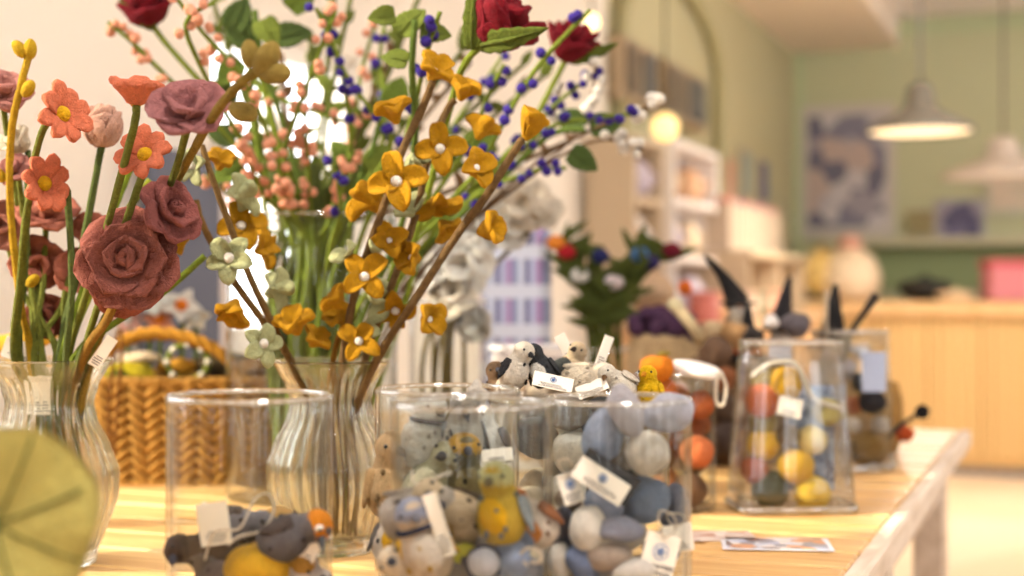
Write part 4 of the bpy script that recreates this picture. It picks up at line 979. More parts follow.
for i in range(9):
    px0 = 286+i*7.5
    b0 = Vector((X(px0, YB), YB+R.uniform(-.03, .02), TZ+.024))
    o = MB().tube(smooth_path([b0, P(px0+R.uniform(-6, 6), 380, YB-.02), P(px0-4+i*1.6, 300, YB-.02), P(300+i*5, 232, YB-.02), P(250+i*22, 160+abs(i-4)*4, YB-.02)], 6), .0075, 8, wob=.1).build('bare_twig', felt((78+i*2, 86+i*2, 42), .2), world=True)
    tag(o, 'thick green felt stem standing in the tall rear vase', 'felt stem', 'thick green stems in the tall rear vase')
OL = 'thin olive sprays of the rear bouquet'
rr_ = random.Random(99)
for i in range(16):
    px1 = 215+i*24+rr_.uniform(-10, 10); py1 = rr_.uniform(-15, 70) if i < 11 else rr_.uniform(60, 150)
    b0 = baseB+Vector((rr_.uniform(-.06, .06), rr_.uniform(0, .05), .003))
    yy = rr_.uniform(1.98, 2.1); br = i % 4 == 3
    t = thing('brown_spray' if br else 'olive_spray', 'thin brown leafy spray far back in the rear bouquet' if br else 'thin olive green leafy spray far back in the rear bouquet', 'felt spray', b0, 'thin brown sprays of the rear bouquet' if br else OL)
    mid = P(300+(px1-300)*.45, 235+(py1-235)*.35, yy)
    W = smooth_path([b0, b0+Vector((0, 0, .3)), mid, P(px1, py1, yy)], 8)
    cc = (104, 80, 50) if br else (98, 106, 44)
    MB().tube(W, .0036, 7, wob=.1).build('stem', felt(cc, .2), t, world=True)
    for k in range(9):
        p = W[min(len(W)-1, 12+int(k*1.5))]-b0
        inst(leafB if br else leafS, 'leaf', t, p, face((rr_.uniform(-.6, .6), 1, rr_.uniform(-.4, .6)), rr_.uniform(0, 3.1)), rr_.uniform(.7, 1.2))
# red roses
sep = leaf_mesh('sepal', (92, 104, 34), .056, .016)
def red(label, px, py, Y, d, s_, pts, sp=0, seps=(), b0=None):
    b0 = b0 if b0 is not None else base+Vector((.0, .012, .003))
    t = thing('red_felt_rose', label, 'felt rose', b0, 'dark red felt roses')
    W = [P(*p) for p in pts]+[P(px, py, Y)]
    MB().tube(smooth_path([b0, b0.lerp(W[0], .6)+Vector((0, 0, .01))]+W, 7), .0038, 8, wob=.08).build('stem', felt((128, 144, 44), .2), t, world=True)
    o = inst(red_rose, 'blossom', t, P(px, py, Y)-b0, face(d, sp), s_)
    for (sx, sy, sd, ss, sc_) in seps: inst(sep, 'sepal', t, P(sx, sy, Y-.01)-b0, face(sd, ss), sc_)
red('large dark red felt rose at top centre with knitted green sepals', 486, 42, 1.47, (.7, .25, .8), 1.5, [(368, 360, 1.53), (420, 220, 1.56), (452, 100, 1.52), (466, 62, 1.49)], .3,
    [(480, 44, (-.5, .8, -.5), 0.1, 1.5), (473, 50, (-.25, .95, -.1), 1.5, 1.35)], base+Vector((.01, .02, .003)))
red('dark red felt rose at top right behind the purple berry branch', 566, 58, 1.85, (.3, .4, .9), 1.3, [(430, 240, 1.9), (520, 140, 1.88), (558, 75, 1.86)], .5, [(570, 60, (.2, .8, -.5), .4, 1.2)], baseB+Vector((.05, 0, .003)))
red('dark red felt rose at top left above the pink berries', 150, 22, 1.80, (-.1, .55, .8), 1.3, [(290, 230, 1.9), (230, 120, 1.86), (170, 48, 1.82)], 1.1, [(155, 28, (0, .8, -.5), 2.4, 1.0)], baseB+Vector((-.05, 0, .003)))
red('dark red felt rose cut off by the top edge above the green leaves', 245, -14, 1.86, (0, .4, 1), 1.1, [(300, 230, 1.9), (270, 110, 1.88), (250, 20, 1.86)], .2, [], baseB+Vector((-.02, .02, .003)))

# ================================================================ BIG LEAF (foreground)
c = P(-8, 525, .74)
t = thing('round_felt_leaf', 'large round yellow-green felt leaf with dark veins, blurred at the lower left corner', 'felt leaf', Vector((c.x, c.y+.01, TZ+.0005)))
mb = MB(); rs = 26; vs = []; fs = []
for sgn in (1, -1):
    for i in range(13):
        q = i/12
        for k in range(48):
            a = 2*PI*k/48
            rr_ = .054*q*(1+.04*math.sin(3*a)+.02*math.sin(7*a)) if i else .0001
            h = .010*(1-q)**1.5*-1+.004*math.cos(5*a)*q*q
            e = .0022*math.sqrt(max(.02, 1-q**4))*sgn
            vs.append((rr_*math.cos(a), rr_*math.sin(a), h+e))
n1 = 13*48
for s0 in (0, n1):
    for i in range(12):
        for k in range(48):
            f = (s0+i*48+k, s0+i*48+(k+1) % 48, s0+(i+1)*48+(k+1) % 48, s0+(i+1)*48+k); fs.append(f if s0 == 0 else f[::-1])
for k in range(48): fs.append((12*48+k, n1+12*48+k, n1+12*48+(k+1) % 48, 12*48+(k+1) % 48))
mb.add(vs, fs)
lf = mb.build('leaf_blade', felt((192, 180, 102), .1, .5), t, loc=c-Vector(t.location), rot=face((.15, 1, .12)))
mb = MB()
for k in range(8):
    a = 2*PI*k/8+.28
    pts = []
    for i in range(1, 12):
        q = i/12; h = .010*(1-q)**1.5*-1+.004*math.cos(5*a)*q*q+.0022
        pts.append((.054*q*math.cos(a+q*.1), .054*q*math.sin(a+q*.1), h))
    mb.tube(pts, [.0009]*len(pts), 6)
mb.ell((0, 0, -.006), (.004, .004, .003))
mb.build('vein', felt((112, 116, 54)), lf)
MB().tube(smooth_path([Vector((0, 0, 0)), Vector((.004, .004, .05)), c-Vector(t.location)-Vector((0, -.012, 0))], 6), [.004]*13, 8).build('stem', felt((120, 130, 50)), t)
MB().lathe([(.0001, 0), (.02, 0), (.021, .003), (.006, .008), (.0001, .009)], 24).build('foot', felt((120, 130, 50)), t)

# ================================================================ BASKET
straw = felt((192, 142, 66), .25, .6); straw2 = felt((120, 78, 30), .2, .6)
YK = 2.12
kx = X(186, YK)
t = thing('woven_basket', 'herringbone woven straw basket with a plaited handle, left behind the glass', 'basket', (kx, YK, TZ+.0005))
HB = .145; KA, KB = .150, .095
def bsurf(a, z, off=0):
    k = 1+.10*z/HB; n_ = 4.0
    ca, sa = math.cos(a), math.sin(a)
    q = (abs(ca)**n_+abs(sa)**n_)**(-1/n_)
    return Vector(((KA*k+off)*q*ca, (KB*k+off)*q*sa, z))
mb = MB(); N = 96
rings = [[bsurf(2*PI*k/N, z) for k in range(N)] for z in (0, HB*.33, HB*.66, HB)]
rings += [[bsurf(2*PI*k/N, z, -.005) for k in range(N)] for z in (HB, HB*.5, .004)]
vs = [v for r_ in rings for v in r_]; fs = []
for i in range(len(rings)-1):
    for k in range(N): fs.append((i*N+k, i*N+(k+1) % N, (i+1)*N+(k+1) % N, (i+1)*N+k))
fs.append(tuple(range(N-1, -1, -1))); fs.append(tuple((len(rings)-1)*N+k for k in range(N)))
mb.add(vs, fs); mb.build('wall', straw2, t)
mb = MB()
# herringbone strips around the front and sides
arcs = [0]; NA = 720
for k in range(NA): arcs.append(arcs[-1]+(bsurf(2*PI*(k+1)/NA, HB/2)-bsurf(2*PI*k/NA, HB/2)).length)
tot = arcs[-1]
import bisect
def a_of(s_):
    s_ %= tot; i = bisect.bisect_right(arcs, s_)-1; return 2*PI*(i+(s_-arcs[i])/max(1e-9, arcs[min(i+1, NA)]-arcs[i]))/NA
cw = .024; rowh = .0155
for col in range(int(tot/cw)):
    s0 = col*cw; dr = 1 if col % 2 else -1
    z = -cw*.6
    while z < HB:
        pts = []; 
        for q in (0, .25, .5, .75, 1):
            zz = z+(q if dr > 0 else 1-q)*cw*.9
            pts.append(bsurf(a_of(s0+q*cw), min(max(zz, .001), HB), -.0012+.0022*math.sin(PI*min(1, q*1.15))))
        if pts[0].z != pts[-1].z: mb.tube(pts, [.0052, .0056, .0056, .0054, .0048], 6)
        z += rowh
mb.build('weave', straw, t)
mb = MB()
for j in range(2):
    for ph in range(3):
        pts = []
        for k in range(160):
            a = 2*PI*k/160; p = bsurf(a, HB+.003+.001*j, 0); w = a*24+ph*2.094
            pts.append(p+Vector((math.cos(a)*.003*math.cos(w), math.sin(a)*.003*math.cos(w), .003*math.sin(w))))
        if j == 0: mb.tube(pts, .0034, 6, close=True)
mb.build('rim', straw, t)
# plaited handle: from the left front, arching over to the right
mb = MB()
hp = smooth_path([Vector(p) for p in ((-.105, -.075, .140), (-.112, -.078, .168), (-.085, -.075, .196), (-.035, -.07, .214), (.03, -.07, .204), (.075, -.07, .178), (.098, -.065, .140))], 14)
for ph in range(3):
    pts = []
    for i, p in enumerate(hp):
        w = i*.42+ph*2.094; pts.append(p+Vector((0, .0055*math.cos(w), .0055*math.sin(w))))
    mb.tube(pts, .0052, 7)
mb.build('handle', felt((190, 134, 40), .25, .6), t)
t2 = thing('drawstring', 'brown cord looped over the basket handle with a black toggle at its end', 'cord', P(113, 470, 2.0))
o = MB().tube(smooth_path([P(109, 462, 1.99), P(110, 400, 1.99), P(115, 345, 2.0), P(120, 330, 2.0), P(122, 350, 1.99), P(118, 400, 1.985), P(114, 460, 1.985)], 8), .0026, 7).build('loop', felt((122, 76, 24), .2), t2, world=True)
MB().ell((0, 0, -.003), (.0085, .006, .013), None, 14, 10).build('toggle', plain((24, 22, 24), .3), t2)
MB().tube([(0, 0, -.014), (-.003, 0, -.024), (-.006, 0, -.034)], .004, 8).build('tassel', plain((24, 22, 24), .5), t2)
# basket contents
t = thing('green_wreath', 'small green felt wreath dotted with pearls inside the basket', 'wreath', P(188, 362, 2.1))
MB().tube([(math.cos(a*PI/16)*.030, 0, math.sin(a*PI/16)*.026) for a in range(32)], .0042, 8, close=True, wob=.15).build('ring', felt((130, 140, 50)), t)
for k in range(8): MB().ell((math.cos(k*.785)*.030, -.004, math.sin(k*.785)*.026), .0045, None, 10, 8).build('pearl', plain((240, 232, 210), .3), t)
stuffs = [('yellow-green felt cushion at the left inside the basket', 130, 373, 2.09, .040, .016, (196, 176, 30)), ('white folded felt piece lying inside the basket', 140, 358, 2.12, .030, .009, (240, 214, 176)),
 ('ochre felt roll inside the basket, centre', 176, 368, 2.14, .03, .016, (210, 150, 40)), ('dark olive felt bundle at the right inside the basket', 225, 366, 2.14, .045, .022, (74, 60, 34)),
 ('brown felt bundle under the handle at right', 252, 372, 2.12, .03, .02, (116, 84, 44)), ('mid green felt pad at the left edge of the basket', 118, 378, 2.06, .018, .012, (110, 120, 30)),
 ('dark brown felt bundle filling the basket middle', 190, 395, 2.12, .08, .03, (96, 66, 36)), ('dark brown felt bundle filling the basket at left', 140, 400, 2.12, .05, .03, (104, 74, 36))]
for i, (lb, px, py, Y, a, b_, c_) in enumerate(stuffs): pebble(lb, px, py, Y, a, b_, 0, c_, name='felt_bundle', cat='felt bundle', ry=.03, seed=i, amp=.25, group='felt pieces in the basket')
# flower ornaments behind the basket
YO = 2.30
orn = [('pale grey felt flower ornament at the top of the posy behind the basket', 150, 302, (214, 214, 204), 1.5), ('white felt flower ornament at the right of the posy behind the basket', 182, 308, (232, 224, 210), 1.2),
       ('pink felt flower ornament low at left of the posy behind the basket', 128, 322, (228, 170, 150), 1.0), ('salmon felt flower ornament in the middle of the posy behind the basket', 160, 322, (226, 150, 116), 1.1),
       ('cream felt flower ornament at the right end of the posy behind the basket', 196, 320, (232, 218, 190), .9)]
for i, (lb, px, py, c_, s_) in enumerate(orn):
    b0 = T(px, YO+.02, TZ+.003)
    t = thing('flower_ornament', lb, 'felt ornament', b0, 'felt flower ornaments behind the basket')
    stem(t, [b0, P(px, 380, YO+.01), P(px, py, YO)], .004, (110, 130, 40))
    me = flower_mesh('blossom', c_, 5, .028, .022, 35, 0, .2, seed=70+i, th=.005)
    o = inst(me, 'blossom', t, P(px, py, YO)-b0, face((.1, .8, .5), i), s_)
    inst(berry_mesh((240, 130, 40) if i % 2 else (250, 244, 230), .009), 'flower_centre', o, (0, 0, .006))
pebble('yellow braided felt ring end peeking out left of the vase rim', 8, 345, 1.62, .06, .012, -10, (226, 176, 50), name='felt_braid', cat='felt braid', amp=.15)
# wooden board / crate edge and blue panel by the wall
t = rthing('blue_grey_board', 'blue-grey board standing against the pale wall behind the mauve roses', 'board', wall_u(162, VW), VW-.05, 0)
w_ = wall_u(198, VW)-wall_u(128, VW)
MB().box((0, 0, .66), (w_, .03, 1.32), r=.004).build('panel', plain((92, 98, 116), .6), t, smooth=False)
MB().box((w_/2+.01, 0, .68), (.03, .04, 1.36), r=.004).build('side_frame', plain((224, 214, 206), .6), t, smooth=False)

# ================================================================ MID BACKGROUND ON THE TABLE
# white blossoms in a glass vase
YW = 2.12
glass_cyl('glass_vase_clear', 'clear glass vase of white felt blossoms behind the leaning mustard branch', 'glass vase', X(448, YW), YW, .058, .26, th=.004)
wb = [('large white felt blossom cluster, highest right of the mustard branch', 520, 205, 1.5), ('white felt blossom left of the blue checked bag', 505, 228, 1.2), ('cream white felt blossom hanging over the vase neck', 465, 262, 1.6),
      ('white felt blossom between the mustard stems', 455, 300, 1.2), ('white felt blossom half behind the leaning branch', 478, 232, 1.3), ('small white felt blossom low above the vase', 475, 322, 1.0), ('white felt blossom highest, behind the cupped mustard flower', 545, 215, 1.0), ('cream felt blossom behind the mustard cluster', 430, 275, 1.1)]
for i, (lb, px, py, s_) in enumerate(wb):
    b0 = Vector((X(448, YW)+R.uniform(-.03, .03), YW+R.uniform(-.02, .02), TZ+.012))
    t = thing('white_blossom', lb, 'felt blossom', b0, 'white felt blossoms')
    stem(t, [b0, b0+Vector((0, 0, .2)), P(px, py, YW)], .0035, (120, 104, 60))
    me = rose_mesh('blossom', (240, 232, 224) if i % 3 else (236, 222, 204), 1.0, rings=((3, 60, 50, .024, .03), (5, 20, 0, .03, .036)), seed=90+i)
    inst(me, 'blossom', t, P(px, py, YW)-b0, face((R.uniform(-.5, .5), .8, R.uniform(-.3, .6)), i), s_)
# blue checked bag
plaid = stripes('plaid_fabric', [(128, 140, 176), (196, 204, 224), (110, 112, 150), (170, 176, 208), (160, 130, 176)], axis=0, sc=18, c2=(200, 206, 222), sc2=14)
t = thing('checked_bag', 'upright blue and lilac checked fabric bag behind the white blossoms', 'bag', T(516, 2.6, TZ+.0005)); t.rotation_euler.z = -.25
MB().box((0, 0, .195), (.125, .06, .39), r=.012).build('fabric_body', plaid, t, smooth=False)
MB().tube([(-.035, -.031, .36), (-.03, -.04, .42), (.0, -.04, .44), (.03, -.04, .42), (.035, -.031, .36)], .004, 8).build('handle', plain((120, 120, 160), .8), t)
t = thing('white_tray', 'white wire-edged tray in front of the checked bag', 'tray', T(535, 2.2, TZ+.0005))
mb = MB(); mb.box((0, 0, .09), (.13, .09, .18), r=.004); mb.build('box_body', plain((214, 206, 204), .6), t, smooth=False)
MB().tube([(-.068, -.048, .188), (.068, -.048, .188), (.068, .048, .188), (-.068, .048, .188)], .004, 8, close=True).build('rim', plain((238, 236, 240), .4), t)
# leafy pot with red/blue flowers
YP = 2.55
t = glass_cyl('small_glass_vase', 'squat pale glass vase of dark green sprays', 'glass vase', X(606, YP), YP, .065, .17, th=.004)
b0 = Vector((X(606, YP), YP, TZ+.013))
fl = [('red', (176, 30, 40)), ('navy blue', (34, 40, 92)), ('white', (240, 236, 228)), ('blue', (80, 130, 190)), ('dark red', (110, 20, 40)), ('orange', (236, 140, 50)), ('navy', (50, 40, 96)), ('pale', (226, 210, 210))]
fp = [(566, 252), (600, 256), (580, 276), (640, 255), (672, 250), (556, 243), (650, 262), (614, 282)]
for i in range(8):
    px, py = fp[i]
    bb = b0+Vector((R.uniform(-.03, .03), R.uniform(-.02, .02), 0))
    place = ['upper left', 'top middle', 'low front', 'right of middle', 'furthest right', 'furthest left', 'behind the blue one', 'lowest middle'][i]
    t = thing('felt_spray', 'dark green felt spray with %s flower, %s of the group' % (fl[i][0], place), 'felt spray', bb, 'dark green felt sprays')
    stem(t, [bb, bb+Vector((0, 0, .13)), P((px+600)/2, (py+320)/2, YP), P(px, py, YP)], .005, (84, 92, 34))
    inst(berry_mesh(fl[i][1], .018), 'blossom', t, P(px, py, YP-.01)-bb, None, (1, .8, .8))
    for k in range(11):
        q = k/10; p = P(600+(px-600)*q*.95, 325+(py-325)*q*.98, YP)-bb
        inst(leafN, 'leaf', t, p, face((R.uniform(-.6, .6), 1, R.uniform(-.5, .6)), R.uniform(.1, 3.0)), R.uniform(.8, 1.3))
# dark purple wreath with orange ball
t = thing('purple_bouquet', 'dark purple bunch of dried heads on a wicker base, right of the green sprays', 'dried bunch', T(664, 2.45, TZ+.0005))
mb = MB()
for k in range(60):
    a = R.uniform(0, 2*PI); q = math.sqrt(R.random()); mb.ell((math.cos(a)*.062*q, math.sin(a)*.05*q, .205+.03*(1-q*q)+R.uniform(-.01, .01)), .013, None, 8, 6)
mb.build('dried_head', felt((84, 54, 84), .2), t)['kind'] = 'stuff'
MB().lathe([(.0001, 0), (.05, 0), (.062, .02), (.066, .12), (.058, .19), (.05, .20), (.0001, .2)], 32).build('wicker_base', felt((188, 160, 120), .25, .5), t)
pebble('small orange felt ball above the dark purple bunch', 685, 288, 2.5, .013, .013, 0, (226, 112, 40), name='felt_ball', cat='felt ball')
pebble('beige felt mushroom cap behind the purple bunch', 650, 292, 2.7, .05, .035, 0, (214, 182, 148), name='felt_mushroom', cat='felt mushroom')
t = thing('cream_stick', 'thick cream felt stick leaning left in front of the purple bunch', 'felt stick', P(705, 345, 2.2))
MB().tube([(0, 0, 0), (-.02, 0, .03), (-.045, 0, .06)], [.010, .009, .010], 10).build('shaft', felt((226, 206, 164)), t)
MB().ell((-.046, 0, .062), (.013, .011, .011)).build('tip', felt((238, 220, 180)), t)

# small jars between (clear boxes)
for (lb, px, Y, w_, h_, c_) in [('shallow clear box of pinkish felt pieces behind the toy heap', 640, 1.98, .16, .155, (196, 160, 146)), ('clear box of beige felt pieces left behind the toy heap', 560, 1.95, .14, .165, (206, 184, 160))]:
    t = thing('clear_box', lb, 'box', T(px, Y, TZ+.0005))
    MB().box((0, 0, h_/2), (w_, .10, h_), r=.004).build('glass_side', GLASS, t, smooth=False)
    mb = MB()
    for k in range(70): mb.ell((R.uniform(-w_/2+.02, w_/2-.02), R.uniform(-.035, .035), R.uniform(.02, h_-.005)), (.016, .012, .011), rotm(R.uniform(0, 90), R.uniform(0, 90), 0), 8, 6)
    o = mb.build('felt_scraps', patchy('scraps', [c_, (236, 224, 208), (150, 120, 110), c_], 40), loc=T(px, Y, TZ+.002))
    tag(o, ('pinkish' if px == 640 else 'beige')+' mixed felt scraps filling the clear box behind the toy heap', 'felt scraps', None, 'stuff')

# ---- halloween group
def witch_hat_gnome(label, px, ytop, Y, hatc, bodyc, s=1.0, lean=0, band=None, name='felt_gnome', zb=None):
    top = P(px, ytop, Y); H = .11*s
    t = thing(name, label, 'felt gnome', Vector((top.x, top.y, top.z-H-.07*s)), 'halloween gnomes')
    MB().tube(smooth_path([Vector((0, 0, 0)), Vector((0, 0, .02*s)), Vector((0, 0, .05*s)), Vector((0, 0, .075*s))], 4), [.024*s*(1-.3*abs(i/12-.4)) for i in range(13)], 14).build('body', felt(bodyc), t)
    MB().ell((0, -.012*s, .066*s), (.02*s, .015*s, .02*s)).build('beard', felt((214, 204, 194)), t)
    MB().ell((0, -.028*s, .074*s), .006*s).build('nose', felt((224, 176, 150)), t)
    o = MB().tube(smooth_path([Vector((0, 0, .075*s)), Vector((lean*.01, 0, .10*s)), Vector((lean*.03, 0, .14*s)), Vector((lean*.06, 0, .18*s))], 4), [(.028*(1-i/12.5)+.002)*s for i in range(13)], 14).build('hat_cone', felt(hatc, .1), t)
    MB().lathe([(.0001, .074*s), (.038*s, .074*s), (.040*s, .077*s), (.038*s, .080*s), (.0001, .082*s)], 28).build('hat_brim', felt(hatc, .1), t)
    if band: MB().tube([(math.cos(a*PI/10)*.026*s, math.sin(a*PI/10)*.026*s, .086*s) for a in range(20)], .005*s, 6, close=True).build('hat_band', felt(band), t)
BLK = (34, 32, 34)
witch_hat_gnome('felt witch gnome with the tallest pointed black hat, highest of the group', 738, 256, 2.3, BLK, (176, 160, 140), .74, -.9)
witch_hat_gnome('felt witch gnome with short black hat and orange band', 748, 303, 2.2, BLK, (120, 84, 50), .8, 0, (214, 96, 30))
witch_hat_gnome('felt gnome with slim dark grey hat right of the tallest witch', 781, 276, 2.35, (52, 50, 54), (86, 84, 90), .85, .25)
witch_hat_gnome('black-hatted felt witch standing in the rear tapered vase', 832, 284, 2.25, BLK, (120, 96, 50), 1.0, .1, (120, 60, 50))
witch_hat_gnome('small dark felt witch low at the left of the group', 727, 318, 2.25, (40, 40, 44), (130, 110, 90), .7, 0)
t = thing('felt_broom', 'dark felt broomstick leaning right above the rear tapered vase', 'felt broom', P(848, 336, 2.2))
MB().tube([(0, 0, 0), (.022, 0, .032), (.044, 0, .064)], [.0045, .005, .0075], 8).build('handle', felt((60, 54, 50)), t)
MB().tube([(0, 0, 0), (-.008, 0, -.012), (-.018, 0, -.04)], [.006, .012, .016], 10).build('bristle', felt((150, 140, 120)), t)
t = thing('felt_broom', 'pale upright felt broomstick beside the black-hatted witch', 'felt broom', P(826, 345, 2.2))
MB().tube([(0, 0, -.02), (0, 0, .04), (.001, 0, .085)], .003, 8).build('handle', felt((206, 186, 160)), t)
MB().tube([(0, 0, -.02), (0, 0, -.04), (0, 0, -.06)], [.006, .012, .014], 10).build('bristle', felt((190, 180, 160)), t)
gl = [('white felt ghost head in the middle of the halloween group', 771, 322, 2.15, .012, (238, 232, 232)), ('grey felt mouse body right of the ghost head', 796, 325, 2.2, .022, (108, 102, 108)), ('tan felt toy left of the ghost head', 735, 335, 2.15, .022, (180, 140, 96)),
      ('brown felt owl-like lump left of the tapered vase', 716, 352, 2.1, .026, (110, 84, 66)), ('orange brown felt lump beneath the brown one', 722, 378, 2.1, .02, (150, 92, 58)), ('dark brown felt lump beside the tapered vase, mid height', 722, 408, 2.1, .024, (84, 66, 54)),
      ('dark felt lump beside the tapered vase, low', 724, 440, 2.08, .026, (76, 62, 56)), ('black felt lump under the witch with orange band', 752, 338, 2.14, .018, (50, 46, 46)), ('beige felt toy at the top left of the halloween group', 712, 330, 2.16, .016, (216, 190, 150)),
      ('olive brown felt ball low at the right side of the rear vase', 868, 448, 2.2, .030, (140, 106, 50)), ('black felt ball at right of the rear tapered vase', 872, 402, 2.16, .020, (44, 42, 46)), ('orange felt ball at the right end of the table', 905, 434, 2.3, .014, (196, 84, 40)),
      ('small black felt spider at the right end of the table', 922, 412, 2.25, .012, (30, 28, 32)), ('white felt ball right of the rear tapered vase', 872, 470, 2.18, .012, (228, 222, 216)), ('grey felt ghost at the right of the rear tapered vase', 880, 425, 2.2, .014, (214, 208, 204)),
      ('orange felt ball inside the rear tapered vase', 852, 405, 2.2, .016, (170, 90, 60)), ('silver grey felt ghost inside the rear tapered vase', 846, 368, 2.2, .018, (186, 182, 190)), ('black felt cat head inside the rear tapered vase', 862, 382, 2.2, .017, (40, 40, 46)),
      ('white felt skull inside the rear tapered vase', 852, 425, 2.2, .013, (222, 218, 212)), ('dark felt lump low inside the rear tapered vase', 850, 450, 2.2, .018, (80, 66, 50)), ('pale grey felt lump right above the rear tapered vase', 862, 352, 2.2, .014, (196, 190, 192))]
for i, (lb, px, py, Y, r, c_) in enumerate(gl): pebble(lb, px, py, Y, r, r*.9, 0, c_, name='felt_toy', cat='felt toy', seed=i+50, amp=.25, group='halloween felt toys')
t = thing('brown_wicker_pot', 'dark brown wicker pot holding the witches, left behind the tapered vase', 'pot', T(742, 2.28, TZ+.0005))
MB().lathe([(.0001, 0), (.062, 0), (.074, .06), (.080, .15), (.083, .165), (.078, .168), (.072, .15), (.0001, .14)], 60, mod=lambda r, z, a, i: r*(1+.02*math.sin(30*a))).build('pot_wall', felt((92, 70, 54), .3, .4), t)
t = thing('brown_wicker_pot', 'round olive brown basket at the right end of the table', 'pot', T(866, 2.42, TZ+.0005))
MB().lathe([(.0001, 0), (.05, 0), (.062, .04), (.06, .09), (.052, .12), (.046, .12), (.0001, .1)], 60, mod=lambda r, z, a, i: r*(1+.02*math.sin(30*a))).build('pot_wall', felt((156, 118, 62), .3, .4), t)
for i, (px, py, dx, dz, lb) in enumerate([(884, 440, .060, .044, 'dark spider leg twig pointing right from the basket'), (880, 418, -.02, .05, 'grey twig pointing up from the right basket'), (890, 455, .02, -.03, 'pale twig bending down beside the right basket')]):
    o = MB().tube([P(px, py, 2.25), P(px, py, 2.25)+Vector((dx*.5, 0, dz*.6)), P(px, py, 2.25)+Vector((dx, 0, dz))], [.005, .0035, .003], 8).build('felt_twig', felt([(60, 56, 56), (120, 116, 116), (206, 200, 180)][i]), world=True)
    tag(o, lb, 'felt twig', 'twigs by the right basket')
# white label cards near the rear vase
o = MB().box((0, 0, 0), (.036, .002, .06), r=.0006).build('label_card', plain((150, 160, 186), .5), loc=P(874, 372, 2.14), smooth=False); tag(o, 'pale blue label card at the right of the rear tapered vase', 'card')
o = MB().box((0, 0, 0), (.030, .002, .024), r=.0006).build('label_card', plain((190, 200, 224), .5), loc=P(780, 350, 1.95), smooth=False); tag(o, 'white label card behind the rim of the tapered vase', 'card')

# ================================================================ FAR BACKGROUND
warm = plain((255, 232, 190), .5, emit=1.6)
def pendant(label, px, py, Y, rad, shadec, lightc, em):
    c = P(px, py, Y)
    t = thing('pendant_lamp', label, 'lamp', c)
    MB().lathe([(rad, 0), (rad*1.02, .01), (rad*.97, .03), (rad*.72, .065), (rad*.40, .10), (rad*.28, .13), (rad*.25, .20), (rad*.16, .23), (.001, .235)], 48).build('lamp_shade', shadec, t)
    MB().lathe([(.001, .008), (rad*.94, .008), (rad*.96, .014), (.001, .02)], 40).build('diffuser', lightc, t)
    MB().tube([(0, 0, .22), (0, 0, CEIL-c.z)], .008, 8).build('cord', plain((120, 116, 110), .5), t)
    return t
pendant('large grey metal pendant lamp with glowing warm underside over the counter', 920, 133, 6.6, .245, plain((112, 106, 94), .5), warm, 1)
pendant('pale pendant lamp at the right edge, further back', 1003, 178, 8.0, .33, plain((226, 214, 202), .5), plain((230, 214, 196), .5, emit=.3), 1)
L_ = bpy.data.lights.new('pendant_glow', 'AREA'); L_.shape = 'DISK'; L_.size = .4; L_.energy = 30; L_.color = (1, .88, .70)
lo = bpy.data.objects.new('pendant_glow', L_); COL.objects.link(lo); lo.location = P(920, 133, 6.6)-Vector((0, 0, .02))
# poster
def wallframe(label, px0, px1, py0, py1, artmat, framec, u=UB-.01, name='framed_poster', cat='poster'):
    v0, v1 = vof(px1, u), vof(px0, u); Y = atu((px0+px1)/2, u).y
    z1 = CZ-(py0-288)/F*Y; z0 = CZ-(py1-288)/F*Y
    t = rthing(name, label, cat, u, (v0+v1)/2, z0)
    w_ = v1-v0; h_ = z1-z0
    MB().box((-.012, 0, h_/2), (.02, w_, h_), r=.004).build('frame', framec, t, smooth=False)
    MB().box((-.024, 0, h_/2), (.004, w_*.82, h_*.84)).build('print', artmat, t, smooth=False)
    return t
art = patchy('poster_art', [(190, 186, 196), (132, 132, 154), (206, 202, 208), (166, 160, 174), (112, 112, 134), (196, 178, 174)], 7)
wallframe('framed blue and grey abstract poster on the green wall left of the lamp', 800, 895, 105, 238, art, plain((206, 200, 196), .6))
wallframe('small purple framed picture on the green wall under the lamp', 935, 985, 200, 240, patchy('pic_a', [(124, 120, 156), (98, 96, 130), (166, 162, 182)], 12), plain((170, 168, 180), .6))
wallframe('pale framed picture at the right edge behind the second lamp', 985, 1040, 150, 215, patchy('pic_b', [(226, 212, 196), (214, 206, 190)], 9), plain((200, 204, 190), .6))
wallframe('small brown framed picture left of the purple one', 905, 935, 210, 236, patchy('pic_c', [(160, 150, 110), (150, 136, 104)], 9), plain((180, 170, 140), .6))
# wall shelf and ledge with things
t = rthing('wall_shelf', 'white shelf running along the green wall above the counter', 'shelf', UB-.02, 0, 1.31)
ubox(MB(), -.28, 0, -2.6, 1.5, 0, .05, r=.004).build('board', plain((206, 204, 176), .6), t, smooth=False)
ubox(MB(), -.02, 0, -2.6, 1.5, -.28, 0).build('back_panel', plain((160, 176, 130), .7), t, smooth=False)
